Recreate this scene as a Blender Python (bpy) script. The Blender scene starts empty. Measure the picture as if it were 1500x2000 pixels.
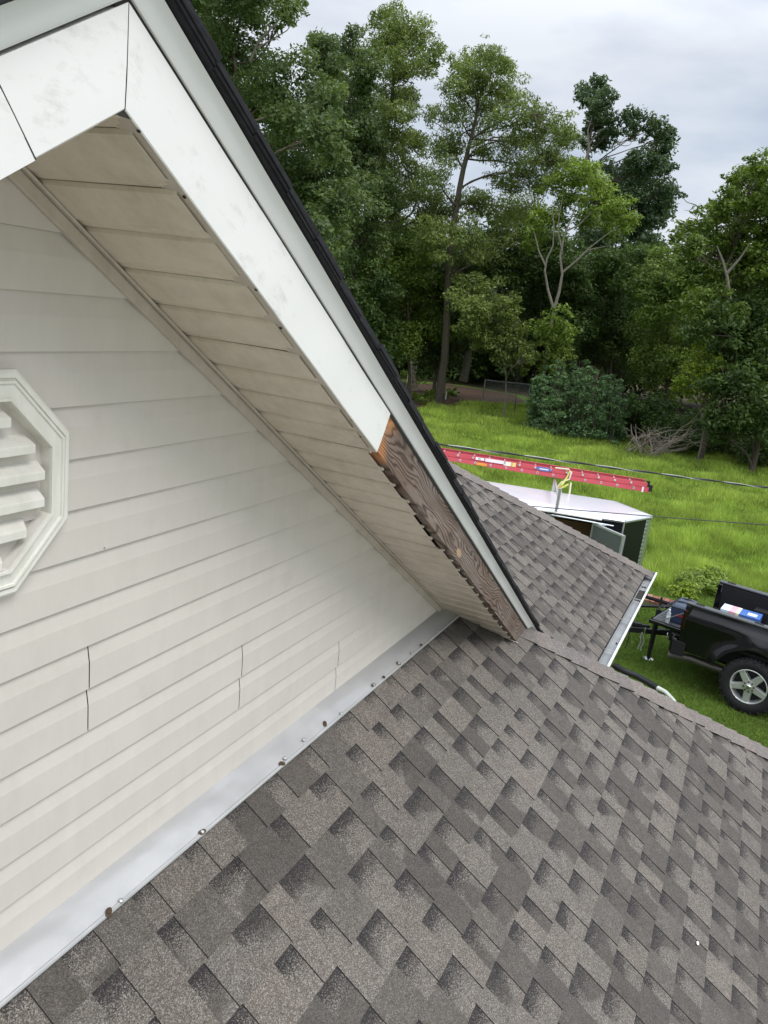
import bpy, math, random
import numpy as np
from mathutils import Matrix, Vector

# ------------------------------------------------------------------ camera, light, exposure
sc = bpy.context.scene
col = sc.collection
H = 5.3                                   # camera height above the ground, metres
cam_d = bpy.data.cameras.new('camera')
cam = bpy.data.objects.new('camera', cam_d)
col.objects.link(cam)
RC = np.array([[0.4298, -0.8947, 0.1220], [-0.1799, -0.2172, -0.9594], [0.8848, 0.3904, -0.2543]])
RC[0] /= np.linalg.norm(RC[0])
RC[2] -= RC[0] * (RC[2] @ RC[0]); RC[2] /= np.linalg.norm(RC[2])
RC[1] = np.cross(RC[2], RC[0])
cam.matrix_world = Matrix([[RC[0][i], -RC[1][i], -RC[2][i], (0, 0, H)[i]] for i in range(3)] + [[0, 0, 0, 1]])
cam_d.sensor_fit = 'VERTICAL'
cam_d.sensor_height = 36.0
cam_d.lens = 1560.0 / 2000.0 * 36.0
cam_d.clip_start = 0.05
cam_d.clip_end = 3000
sc.camera = cam

SUN_EL, SUN_AZ = math.radians(56), math.radians(250)
world = bpy.data.worlds.new('World')
sc.world = world
world.use_nodes = True
wn = world.node_tree.nodes; wl = world.node_tree.links
wn.clear()
w_out = wn.new('ShaderNodeOutputWorld')
w_mix = wn.new('ShaderNodeMixShader')
w_sky = wn.new('ShaderNodeTexSky'); w_sky.sky_type = 'NISHITA'; w_sky.sun_disc = False
w_sky.sun_elevation = SUN_EL; w_sky.sun_rotation = math.radians(90) - SUN_AZ
w_b1 = wn.new('ShaderNodeBackground'); w_b1.inputs['Strength'].default_value = 0.10
w_b2 = wn.new('ShaderNodeBackground'); w_b2.inputs['Strength'].default_value = 1.0
w_tc = wn.new('ShaderNodeTexCoord')
w_map = wn.new('ShaderNodeMapping'); w_map.inputs['Scale'].default_value = (1.3, 1.3, 4.2)
w_map.inputs['Location'].default_value = (3.1, 0.4, 1.7)
w_n = wn.new('ShaderNodeTexNoise'); w_n.inputs['Scale'].default_value = 1.7
w_n.inputs['Detail'].default_value = 6; w_n.inputs['Roughness'].default_value = 0.52
w_r = wn.new('ShaderNodeValToRGB')
w_r.color_ramp.elements[0].position = 0.38; w_r.color_ramp.elements[0].color = (0.445, 0.505, 0.600, 1)
w_r.color_ramp.elements[1].position = 0.60; w_r.color_ramp.elements[1].color = (0.72, 0.745, 0.785, 1)
w_sep = wn.new('ShaderNodeSeparateXYZ')
w_el = wn.new('ShaderNodeMapRange')            # an overcast sky is brighter towards the zenith
w_el.inputs['From Min'].default_value = 0.28; w_el.inputs['From Max'].default_value = 1.0
w_el.inputs['To Min'].default_value = 1.0; w_el.inputs['To Max'].default_value = 3.5
w_mul = wn.new('ShaderNodeVectorMath'); w_mul.operation = 'SCALE'
wl.new(w_tc.outputs['Generated'], w_map.inputs['Vector'])
wl.new(w_map.outputs['Vector'], w_n.inputs['Vector'])
wl.new(w_n.outputs['Fac'], w_r.inputs['Fac'])
wl.new(w_tc.outputs['Generated'], w_sep.inputs[0])
wl.new(w_sep.outputs['Z'], w_el.inputs['Value'])
wl.new(w_r.outputs['Color'], w_mul.inputs[0])
wl.new(w_el.outputs['Result'], w_mul.inputs['Scale'])
wl.new(w_mul.outputs['Vector'], w_b2.inputs['Color'])
wl.new(w_sky.outputs['Color'], w_b1.inputs['Color'])
w_mix.inputs[0].default_value = 0.88
wl.new(w_b1.outputs[0], w_mix.inputs[1]); wl.new(w_b2.outputs[0], w_mix.inputs[2])
wl.new(w_mix.outputs[0], w_out.inputs['Surface'])

sun_d = bpy.data.lights.new('sun', 'SUN')
sun_d.energy = 1.5; sun_d.angle = math.radians(25); sun_d.color = (1.0, 0.955, 0.93)
sun = bpy.data.objects.new('sun', sun_d); col.objects.link(sun)
sdir = Vector((math.cos(SUN_EL) * math.cos(SUN_AZ), math.cos(SUN_EL) * math.sin(SUN_AZ), math.sin(SUN_EL)))
sun.rotation_euler = sdir.to_track_quat('Z', 'Y').to_euler()
sun.location = (-5, -10, 20)
sc.view_settings.view_transform = 'Standard'
sc.view_settings.look = 'None'
sc.view_settings.exposure = 0.35
sc.view_settings.gamma = 1.0
sc.view_settings.use_curve_mapping = False
sc.render.engine = 'CYCLES'
sc.cycles.max_bounces = 6
sc.cycles.diffuse_bounces = 3
sc.cycles.transparent_max_bounces = 6

rnd = random.Random(7)
rng = np.random.default_rng(11)

# ------------------------------------------------------------------ helpers
WM = {}


def ray(u, v):
    """direction of the sight line through a point of the 1500x2000 photograph"""
    d = RC.T @ np.array([u - 750.0, v - 1000.0, 1560.0])
    return d / np.linalg.norm(d)


def at_z(u, v, z):
    r = ray(u, v)
    return r * ((z - H) / r[2]) + np.array([0, 0, H])


def at_d(u, v, d):
    """point at horizontal distance d from the camera"""
    r = ray(u, v)
    return r * (d / math.hypot(r[0], r[1])) + np.array([0, 0, H])


def node(name, parent=None, matrix=None, label=None, cat=None, group=None):
    o = bpy.data.objects.new(name, None)
    col.objects.link(o)
    o.empty_display_size = 0.2
    m = matrix if matrix is not None else (WM[parent.name].copy() if parent else Matrix())
    WM[o.name] = m
    if parent:
        o.parent = parent
        o.matrix_local = WM[parent.name].inverted() @ m
    else:
        o.matrix_local = m
    if label: o['label'] = label
    if cat: o['category'] = cat
    if group: o['group'] = group
    return o


def tag(o, label=None, cat=None, group=None, kind=None):
    if label: o['label'] = label
    if cat: o['category'] = cat
    if group: o['group'] = group
    if kind: o['kind'] = kind
    return o


class MB:
    def __init__(s):
        s.v = []; s.f = []; s.m = []; s.t = []

    def add(s, vs, fs, mi=0, tint=0.5):
        b = len(s.v)
        s.v.extend([tuple(map(float, p)) for p in vs])
        for f in fs:
            s.f.append(tuple(b + i for i in f)); s.m.append(mi)
        s.t.extend([tint] * len(vs))
        return s

    def box(s, c, d, M=None, mi=0, tint=0.5):
        x, y, z = c; a, b, h = d[0] / 2, d[1] / 2, d[2] / 2
        vs = [Vector((x + i * a, y + j * b, z + k * h)) for i in (-1, 1) for j in (-1, 1) for k in (-1, 1)]
        if M: vs = [M @ p for p in vs]
        return s.add(vs, [(0, 1, 3, 2), (4, 6, 7, 5), (0, 4, 5, 1), (2, 3, 7, 6), (0, 2, 6, 4), (1, 5, 7, 3)], mi, tint)

    def hexa(s, p, mi=0, tint=0.5):
        """8 points: bottom quad 0-3, top quad 4-7"""
        return s.add(p, [(3, 2, 1, 0), (4, 5, 6, 7), (0, 1, 5, 4), (1, 2, 6, 5), (2, 3, 7, 6), (3, 0, 4, 7)], mi, tint)

    def prism(s, pts, off, mi=0, M=None):
        """a planar polygon (3-D points) extruded by the vector off"""
        n = len(pts); off = Vector(off)
        a = [Vector(p) for p in pts]; b = [p + off for p in a]
        if M: a = [M @ p for p in a]; b = [M @ p for p in b]
        return s.add(a + b, [tuple(range(n - 1, -1, -1)), tuple(range(n, 2 * n))] +
                     [(i, (i + 1) % n, n + (i + 1) % n, n + i) for i in range(n)], mi)

    def tube(s, pts, rad, n=6, mi=0, tint=0.5, cap=True):
        pts = [Vector(p) for p in pts]
        if not hasattr(rad, '__len__'): rad = [rad] * len(pts)
        rings = []
        up = Vector((0.13, 0.31, 1)).normalized()
        for i, p in enumerate(pts):
            d = (pts[min(i + 1, len(pts) - 1)] - pts[max(i - 1, 0)]).normalized()
            a = d.cross(up)
            if a.length < 0.05: a = d.cross(Vector((1, 0.2, 0)))
            a.normalize(); b = d.cross(a)
            rings.append([p + (a * math.cos(2 * math.pi * k / n) + b * math.sin(2 * math.pi * k / n)) * rad[i] for k in range(n)])
        vs = [q for r in rings for q in r]
        fs = [(i * n + k, i * n + (k + 1) % n, (i + 1) * n + (k + 1) % n, (i + 1) * n + k) for i in range(len(pts) - 1) for k in range(n)]
        if cap:
            fs.append(tuple(range(n - 1, -1, -1))); fs.append(tuple(range((len(pts) - 1) * n, len(pts) * n)))
        return s.add(vs, fs, mi, tint)

    def lathe(s, prof, M, n=32, mi=0, closed=False):
        """profile of (r, h) turned round the local z axis of M"""
        vs = [M @ Vector((r * math.cos(2 * math.pi * k / n), r * math.sin(2 * math.pi * k / n), h)) for r, h in prof for k in range(n)]
        P = len(prof)
        fs = [(i * n + k, i * n + (k + 1) % n, ((i + 1) % P) * n + (k + 1) % n, ((i + 1) % P) * n + k)
              for i in range(P if closed else P - 1) for k in range(n)]
        return s.add(vs, fs, mi)

    def build(s, name, mats, parent=None, local=False, smooth=False, matrix=None):
        me = bpy.data.meshes.new(name)
        M = matrix if matrix is not None else (WM[parent.name] if parent else Matrix())
        if local or (parent is None and matrix is None):
            vs = s.v
        else:
            inv = M.inverted(); vs = [inv @ Vector(p) for p in s.v]
        me.from_pydata(vs, [], s.f)
        for m in (mats if isinstance(mats, (list, tuple)) else [mats]): me.materials.append(m)
        if len(me.materials) > 1: me.polygons.foreach_set('material_index', s.m)
        if smooth:
            me.polygons.foreach_set('use_smooth', [True] * len(me.polygons))
            me.set_sharp_from_angle(angle=math.radians(38))
        at = me.attributes.new('tint', 'FLOAT', 'POINT'); at.data.foreach_set('value', s.t)
        me.update()
        o = bpy.data.objects.new(name, me); col.objects.link(o)
        if parent: o.parent = parent
        if matrix is not None:
            if parent: o.matrix_local = WM[parent.name].inverted() @ matrix
            else: o.matrix_local = matrix
        WM[o.name] = M
        return o


def solo(mb, name, mats, base, label, cat, smooth=False, group=None):
    """a top-level thing that is one mesh, origin at its base"""
    return tag(mb.build(name, mats, matrix=Matrix.Translation(Vector(base)), smooth=smooth), label, cat, group)


def bevel(o, w=0.01, seg=2):
    m = o.modifiers.new('bevel', 'BEVEL'); m.width = w; m.segments = seg; m.limit_method = 'ANGLE'; m.angle_limit = math.radians(35)
    return o


# ------------------------------------------------------------------ materials
class NT:
    def __init__(s, name, rough=0.6, metal=0.0, spec=0.5):
        s.mat = bpy.data.materials.new(name); s.mat.use_nodes = True
        s.n = s.mat.node_tree.nodes; s.l = s.mat.node_tree.links
        s.b = s.n['Principled BSDF']
        s.b.inputs['Roughness'].default_value = rough; s.b.inputs['Metallic'].default_value = metal
        s.b.inputs['Specular IOR Level'].default_value = spec
        s.geo = s.n.new('ShaderNodeNewGeometry'); s.tc = s.n.new('ShaderNodeTexCoord')

    def pos(s, scale=(1, 1, 1), obj=False):
        m = s.n.new('ShaderNodeMapping'); m.inputs['Scale'].default_value = scale
        s.l.new(s.tc.outputs['Object'] if obj else s.geo.outputs['Position'], m.inputs['Vector'])
        return m.outputs[0]

    def noise(s, scale, detail=3, rough=0.5, vec=None, dist=0.0):
        t = s.n.new('ShaderNodeTexNoise'); t.inputs['Scale'].default_value = scale
        t.inputs['Detail'].default_value = detail; t.inputs['Roughness'].default_value = rough; t.inputs['Distortion'].default_value = dist
        s.l.new(vec if vec is not None else s.geo.outputs['Position'], t.inputs['Vector'])
        return t.outputs['Fac']

    def ramp(s, fac, stops):
        r = s.n.new('ShaderNodeValToRGB'); e = r.color_ramp.elements
        while len(e) < len(stops): e.new(0.5)
        for i, (p, c) in enumerate(stops):
            e[i].position = p; e[i].color = (c, c, c, 1) if not hasattr(c, '__len__') else (*c[:3], 1)
        s.l.new(fac, r.inputs['Fac'])
        return r.outputs['Color']

    def mix(s, f, a, b, mode='MIX'):
        m = s.n.new('ShaderNodeMix'); m.data_type = 'RGBA'; m.blend_type = mode
        for sock, v in ((m.inputs[0], f), (m.inputs[6], a), (m.inputs[7], b)):
            if hasattr(v, 'is_linked') or hasattr(v, 'links'): s.l.new(v, sock)
            elif hasattr(v, '__len__'): sock.default_value = (*v[:3], 1)
            else: sock.default_value = v if sock.type == 'VALUE' else (v, v, v, 1)
        return m.outputs[2]

    def math(s, op, a, b=0.0):
        m = s.n.new('ShaderNodeMath'); m.operation = op
        for sock, v in ((m.inputs[0], a), (m.inputs[1], b)):
            if hasattr(v, 'links'): s.l.new(v, sock)
            else: sock.default_value = v
        return m.outputs[0]

    def attr(s, name):
        a = s.n.new('ShaderNodeAttribute'); a.attribute_name = name
        return a.outputs['Fac']

    def color(s, c):
        if hasattr(c, 'links'): s.l.new(c, s.b.inputs['Base Color'])
        else: s.b.inputs['Base Color'].default_value = (*c[:3], 1)
        return s

    def rough(s, c):
        s.l.new(c, s.b.inputs['Roughness']); return s

    def bump(s, h, strength=0.3, dist=0.01):
        b = s.n.new('ShaderNodeBump'); b.inputs['Strength'].default_value = strength; b.inputs['Distance'].default_value = dist
        s.l.new(h, b.inputs['Height']); s.l.new(b.outputs[0], s.b.inputs['Normal'])
        return s


def plain(name, c, rough=0.5, metal=0.0, spec=0.5, var=0.12, scale=6.0):
    t = NT(name, rough, metal, spec)
    n = t.noise(scale, 4, 0.6)
    t.color(t.mix(n, [x * (1 - var) for x in c], [min(1, x * (1 + var)) for x in c]))
    return t.mat


def m_vinyl(name, c, dirt, amount=0.35):
    t = NT(name, 0.42, 0, 0.4)
    n1 = t.noise(2.2, 5, 0.62); n2 = t.noise(14, 5, 0.7, t.pos((1, 1, 0.35)))
    streak = t.noise(9, 4, 0.65, t.pos((5, 5, 0.5)))
    f = t.ramp(t.math('MULTIPLY', n1, n2), [(0.18, 0), (0.42, amount)])
    vo = t.n.new('ShaderNodeTexVoronoi'); vo.inputs['Scale'].default_value = 5.5; vo.inputs['Randomness'].default_value = 1.0
    t.l.new(t.geo.outputs['Position'], vo.inputs['Vector'])
    base = t.mix(t.ramp(streak, [(0.35, 0), (0.75, 0.25 * amount)]), c, dirt)
    cc = t.mix(f, base, dirt)
    cc = t.mix(t.ramp(vo.outputs['Distance'], [(.012, .75), (.022, 0)]), cc, (.12, .10, .08))
    smudge = t.ramp(t.noise(4.5, 5, .7, t.pos((1, 1, 1.6))), [(.60, 0), (.74, .16)])
    t.color(t.mix(smudge, cc, [x * .6 for x in c]))
    t.bump(t.math('ADD', t.noise(60, 2), t.math('MULTIPLY', t.noise(2.5, 2, .5, t.pos((1, 1, 2.5))), 4.0)), 0.10, 0.004)
    return t.mat


M_SIDING = m_vinyl('siding_vinyl', (0.603, 0.562, 0.512), (0.45, 0.415, 0.365), 0.32)
M_SOFFIT = m_vinyl('soffit_vinyl', (0.67, 0.595, 0.49), (0.32, 0.26, 0.18), 0.5)
M_CHANNEL = m_vinyl('channel_vinyl', (0.52, 0.47, 0.395), (0.27, 0.22, 0.16), 0.5)
M_VENT = m_vinyl('vent_plastic', (0.76, 0.745, 0.68), (0.48, 0.455, 0.37), 0.6)
M_LIP = plain('torn_vinyl_lip', (0.62, 0.58, 0.50), 0.5, 0, 0.4, 0.2, 20)
M_DARK = plain('dark_wrap', (0.02, 0.018, 0.016), 0.8)
M_WRAP = plain('house_wrap', (0.10, 0.095, 0.09), 0.8)


def fascia_mat():
    t = NT('fascia_coil', 0.38, 0.0, 0.5)
    n = t.noise(7, 5, 0.7, t.pos((1, 1, 1), True)); n2 = t.noise(30, 4, 0.75, t.pos((0.6, 1, 1.6), True))
    f = t.ramp(t.math('MULTIPLY', n, n2), [(0.28, 0), (0.42, 0.5)])
    t.color(t.mix(f, (0.77, 0.76, 0.735), (0.48, 0.46, 0.42)))
    t.bump(t.noise(5, 2, 0.5, t.pos((1, 1, 1), True)), 0.35, 0.012)
    return t.mat


M_FASCIA = fascia_mat()
M_DRIP = plain('drip_edge_metal', (0.71, 0.715, 0.70), 0.35, 0.0, 0.5, 0.05)


def galvanized():
    t = NT('galvanized', 0.5, 0.45, 0.5)
    n = t.noise(5, 4, 0.6); n2 = t.noise(90, 3, 0.7)
    t.color(t.mix(n, (0.38, 0.38, 0.375), (0.54, 0.54, 0.53)))
    t.rough(t.math('ADD', t.math('MULTIPLY', n2, 0.3), 0.34))
    t.bump(t.noise(3.2, 2, .5, t.pos((.9, 1.8, 1.8))), 0.7, 0.04)
    return t.mat


M_GALV = galvanized()
M_STEEL = plain('plain_steel', (0.55, 0.55, 0.54), 0.35, 0.9)
M_RUST = plain('rust', (0.075, 0.050, 0.032), 0.9, 0, 0.2, 0.5, 200)


def shingle_mat(name, band=False, light=False, cap=False):
    t = NT(name, 0.93, 0, 0.25)
    tint = t.attr('tint')
    g1 = t.n.new('ShaderNodeTexVoronoi'); g1.inputs['Scale'].default_value = 430
    t.l.new(t.geo.outputs['Position'], g1.inputs['Vector'])
    gsep = t.n.new('ShaderNodeSeparateColor'); t.l.new(g1.outputs['Color'], gsep.inputs[0])
    gran = gsep.outputs[0]
    if band: tint = t.ramp(t.noise(3.2, 1), [(.46, .25), (.52, .75)])
    big = t.noise(1.1, 4, 0.55); mid = t.noise(28, 3, 0.6)
    # speckle strength differs between the blended tabs
    c_dark = (0.056, 0.049, 0.043); c_mid = (0.112, 0.101, 0.088); c_light = (0.225, 0.208, 0.184)
    if cap: c_dark = (0.065, 0.056, 0.050); c_mid = (0.140, 0.123, 0.110); c_light = (0.26, 0.238, 0.217)
    speck = t.ramp(gran, [(0.0, c_dark), (0.30, c_mid), (0.72, [x * 1.25 for x in c_mid]), (0.86, c_light), (1.0, [x * 1.2 for x in c_light])])
    flat = t.ramp(gran, [(0.0, (0.055, 0.048, 0.041)), (0.6, (0.094, 0.083, 0.071)), (1.0, (0.150, 0.134, 0.116))])
    if cap:
        c = speck
    else:
        c = t.mix(t.ramp(tint, [(0.30, 0), (0.52, 1)]), flat, speck)
    warm = t.mix(t.ramp(tint, [(0.0, 0), (1, 1)]), (0.92, 0.93, 0.95), (1.10, 1.06, 1.03))
    c = t.mix(1.0, c, warm, 'MULTIPLY')
    c = t.mix(1.0, c, t.ramp(big, [(0.3, 0.86), (0.7, 1.12)]), 'MULTIPLY')
    c = t.mix(1.0, c, t.ramp(mid, [(0.25, 0.86), (0.75, 1.12)]), 'MULTIPLY')
    if band:
        # the printed dark line of granules at the head of each cut-out
        uv = t.attr('down')
        e = t.math('ADD', uv, t.math('MULTIPLY', t.math('SUBTRACT', gran, 0.5), 0.34))
        e = t.math('ADD', e, t.math('MULTIPLY', t.math('SUBTRACT', t.noise(14, 2), 0.5), 0.12))
        f = t.ramp(e, [(0.16, 1), (0.56, 0)])
        f = t.math('MULTIPLY', f, t.ramp(t.noise(5, 1), [(0.2, 0.75), (0.5, 1.0)]))
        c = t.mix(f, c, t.ramp(gran, [(0, (0.018, 0.016, 0.016)), (0.8, (0.043, 0.038, 0.037)), (1, (0.12, 0.11, 0.10))]))
    t.color(c)
    t.bump(gran, 0.55, 0.0022)
    return t.mat


M_SH = shingle_mat('shingle_granules')
M_SHB = shingle_mat('shingle_backing', band=True)
M_CAP = shingle_mat('hip_cap_granules', cap=True)
M_CUT = plain('shingle_cut_edge', (0.016, 0.014, 0.013), 0.95)
M_BLACKSH = plain('shingle_edge_black', (0.018, 0.018, 0.021), 0.9, 0, 0.3, 0.7, 60)


def wood_mat():
    t = NT('weathered_wood', 0.85, 0, 0.2)
    v0 = t.pos((1.0, 1, 1), True)
    warp = t.n.new('ShaderNodeTexNoise'); warp.inputs['Scale'].default_value = 3.0; warp.inputs['Detail'].default_value = 3
    warp.inputs['Roughness'].default_value = 0.35
    mp = t.n.new('ShaderNodeMapping'); mp.inputs['Scale'].default_value = (0.85, 1, 3.6)
    t.l.new(v0, mp.inputs['Vector']); t.l.new(mp.outputs[0], warp.inputs['Vector'])
    sep = t.n.new('ShaderNodeSeparateXYZ'); t.l.new(v0, sep.inputs[0])
    # cathedral grain: rings of a warped height field along the board
    ring = t.math('ADD', t.math('MULTIPLY', warp.outputs['Fac'], 2.0), t.math('MULTIPLY', sep.outputs['Z'], 9.0))
    rn = t.math('FRACT', t.math('MULTIPLY', ring, 8))
    line = t.ramp(rn, [(0.0, 0.0), (0.25, 0.85), (0.6, 1.0), (0.88, 0.15), (1.0, 0.0)])
    fine = t.noise(50, 4, 0.7, t.pos((0.06, 1, 1.6), True))
    blotch = t.noise(4, 4, 0.6, t.pos((0.7, 1, 1.5), True))
    grey = t.mix(line, (0.085, 0.064, 0.052), (0.25, 0.205, 0.175))
    brown = t.mix(line, (0.062, 0.042, 0.032), (0.19, 0.135, 0.105))
    c = t.mix(t.ramp(blotch, [(0.38, 0), (0.62, 1)]), brown, grey)
    c = t.mix(1.0, c, t.ramp(fine, [(0.3, 0.65), (0.7, 1.25)]), 'MULTIPLY')
    # unweathered orange end that the trim used to cover
    ex = t.math('ADD', t.math('SUBTRACT', sep.outputs['X'], t.math('MULTIPLY', sep.outputs['Z'], -0.25)),
                t.math('MULTIPLY', t.math('SUBTRACT', warp.outputs['Fac'], 0.5), 0.25))
    fo = t.ramp(t.math('MULTIPLY', t.math('SUBTRACT', ex, 2.162), 6.5), [(0.10, 1), (0.45, 0)])
    c = t.mix(fo, c, t.mix(line, (0.24, 0.10, 0.045), (0.44, 0.21, 0.09)))
    # one big knot scar, pale
    kx = t.math('MULTIPLY', t.math('SUBTRACT', sep.outputs['X'], 2.98), 22.0)
    kz = t.math('MULTIPLY', t.math('SUBTRACT', sep.outputs['Z'], 0.752), 60.0)
    kd = t.math('ADD', t.math('MULTIPLY', kx, kx), t.math('MULTIPLY', kz, kz))
    c = t.mix(t.ramp(kd, [(0.5, 0.9), (0.95, 0)]), c, (0.42, 0.29, 0.17))
    t.color(c)
    t.bump(t.mix(0.5, line, fine), 0.6, 0.004)
    return t.mat


M_WOOD = wood_mat()
M_WHITE = plain('white_gutter_paint', (0.80, 0.79, 0.74), 0.4, 0, 0.5, 0.06)
M_GUTTER_IN = plain('dirty_aluminium', (0.33, 0.34, 0.34), 0.6, 0.3, 0.4, 0.4, 7)
M_BWALL = plain('wall_paint', (0.5, 0.47, 0.43), 0.8)


def leaf_mat(name, dark, light, trans=0.35):
    t = NT(name, 0.55, 0, 0.3)
    n = t.noise(0.35, 3, 0.5)
    f = t.math('ADD', t.math('MULTIPLY', t.attr('tint'), 0.75), t.math('MULTIPLY', n, 0.25))
    c = t.mix(f, dark, light)
    t.color(c)
    tr = t.n.new('ShaderNodeBsdfTranslucent'); ms = t.n.new('ShaderNodeMixShader'); ms.inputs[0].default_value = trans
    t.l.new(t.mix(1.0, c, (1.2, 1.25, 0.6), 'MULTIPLY'), tr.inputs['Color'])
    out = t.n['Material Output']
    t.l.new(t.b.outputs[0], ms.inputs[1]); t.l.new(tr.outputs[0], ms.inputs[2]); t.l.new(ms.outputs[0], out.inputs['Surface'])
    return t.mat


M_LEAF = {
    'dark': leaf_mat('leaves_dark', (0.035, 0.062, 0.022), (0.165, 0.225, 0.080)),
    'mid': leaf_mat('leaves_mid', (0.048, 0.082, 0.016), (0.205, 0.290, 0.052)),
    'cypress': leaf_mat('leaves_cypress', (0.058, 0.088, 0.020), (0.240, 0.300, 0.080)),
    'light': leaf_mat('leaves_light', (0.080, 0.125, 0.020), (0.28, 0.38, 0.07)),
    'blue': leaf_mat('leaves_bluegreen', (0.030, 0.058, 0.028), (0.115, 0.175, 0.080)),
    'bush': leaf_mat('leaves_bush', (0.048, 0.095, 0.036), (0.20, 0.32, 0.14)),
    'bright': leaf_mat('leaves_bright', (0.09, 0.15, 0.015), (0.33, 0.42, 0.05)),
    'understory': leaf_mat('leaves_understory', (0.026, 0.050, 0.014), (0.100, 0.160, 0.035)),
}
M_BARK = plain('bark', (0.10, 0.085, 0.065), 0.95, 0, 0.2, 0.5, 8)
M_BARKP = plain('bark_pale', (0.17, 0.155, 0.125), 0.95, 0, 0.2, 0.45, 8)


def snag_mat():
    t = NT('lichened_bark', 0.95, 0, 0.2)
    n = t.noise(9, 5, 0.75, t.pos((1, 1, 0.5)))
    t.color(t.ramp(n, [(0.32, (0.13, 0.10, 0.07)), (0.45, (0.34, 0.29, 0.20)), (0.56, (0.66, 0.61, 0.50))]))
    return t.mat


def ground_mat():
    t = NT('ground_turf', 0.95, 0, 0.1)
    n = t.noise(0.35, 5, 0.6); f = t.noise(9, 5, 0.7); mow = t.noise(1.6, 3, 0.5)
    g = t.mix(n, (0.085, 0.145, 0.022), (0.16, 0.22, 0.04))
    g = t.mix(t.ramp(f, [(0.3, 0), (0.7, 0.7)]), g, (0.045, 0.085, 0.012))
    t.color(g)
    t.bump(f, 0.8, 0.05)
    return t.mat


def grass_mat(name, dark, light, dry):
    t = NT(name, 0.6, 0, 0.25)
    n = t.noise(0.28, 4, 0.6); n2 = t.noise(1.3, 3, 0.6)
    c = t.mix(t.attr('tint'), dark, light)
    c = t.mix(t.ramp(n, [(0.42, 0), (0.66, 0.55)]), c, dry)
    c = t.mix(1.0, c, t.ramp(n2, [(0.3, 0.62), (0.7, 1.25)]), 'MULTIPLY')
    c = t.mix(t.ramp(t.noise(.8, 4, .65), [(.50, 0), (.72, .45)]), c, [x * .42 for x in light])
    t.color(c)
    tr = t.n.new('ShaderNodeBsdfTranslucent'); ms = t.n.new('ShaderNodeMixShader'); ms.inputs[0].default_value = 0.35
    t.l.new(c, tr.inputs['Color'])
    t.l.new(t.b.outputs[0], ms.inputs[1]); t.l.new(tr.outputs[0], ms.inputs[2])
    t.l.new(ms.outputs[0], t.n['Material Output'].inputs['Surface'])
    return t.mat


M_GROUND = ground_mat()
M_MEADOW = grass_mat('meadow_blades', (0.15, 0.25, 0.032), (0.42, 0.56, 0.09), (0.38, 0.47, 0.09))
M_LAWN = grass_mat('lawn_blades', (0.075, 0.145, 0.018), (0.185, 0.290, 0.045), (0.19, 0.26, 0.05))
M_SOIL = plain('garden_soil', (0.085, 0.055, 0.038), 0.95, 0, 0.1, 0.35, 5)
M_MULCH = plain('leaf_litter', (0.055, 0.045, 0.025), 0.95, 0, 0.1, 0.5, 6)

# ------------------------------------------------------------------ large setting: ground
C = 1.30                                  # distance of the gable wall plane
mb = MB()
mb.add([(-250, -250, 0), (500, -250, 0), (500, 400, 0), (-250, 400, 0)], [(0, 1, 2, 3)])
tag(mb.build('ground', M_GROUND), kind='structure')
mb = MB()                                  # unseen pale apron, added to bounce neutral light onto wall and soffit
mb.prism([(-16, -18, .004), (9, -18, .004), (9, -2.2, .004), (-16, -2.2, .004)], (0, 0, .03))
M_BOUNCE = NT('bounce_surface', .85); M_BOUNCE.color(M_BOUNCE.mix(M_BOUNCE.noise(1.5, 5, .65), (.36, .34, .31), (.48, .455, .42)))
tag(mb.build('bounce_apron', M_BOUNCE.mat), kind='structure')
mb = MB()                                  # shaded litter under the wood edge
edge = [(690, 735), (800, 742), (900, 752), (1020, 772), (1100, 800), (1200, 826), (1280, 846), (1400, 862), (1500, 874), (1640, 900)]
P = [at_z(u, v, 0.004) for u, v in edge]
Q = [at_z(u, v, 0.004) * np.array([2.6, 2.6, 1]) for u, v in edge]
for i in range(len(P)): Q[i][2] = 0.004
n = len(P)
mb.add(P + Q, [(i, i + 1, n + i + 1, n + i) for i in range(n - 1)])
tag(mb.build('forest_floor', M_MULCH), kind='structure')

# ------------------------------------------------------------------ the house
TH = math.radians(33.3); TT = math.tan(TH)
A = math.radians(31.85); CA, SA = math.cos(A), math.sin(A)
FZ0 = H - 2.4022 + 0.0                     # front roof plane: z = FZ0 + TT*y
BZ0 = H - 3.2664                           # farther roof plane
XR = 0.995                                 # ridge line of the gable
YF = 0.94                                  # outer face of the rake fascia

house = node('house', None, Matrix.Translation((3, 3, 0)),
             'pale vinyl-sided house with brown shingle roofs and bare weathered board on its white rake', 'house')
gwall = node('gable_wall', house)
NW = 0.706                                 # soffit meets the wall at this offset from the rake axis


def rk(s, n, y, left=False):
    x = s * CA + n * SA; z = -s * SA + n * CA + H
    return (2 * XR - x if left else x, y, z)


def x_rake(z, nn=NW, left=False):
    x = (nn - (z - H) * CA) / SA
    return 2 * XR - x if left else x


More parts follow.
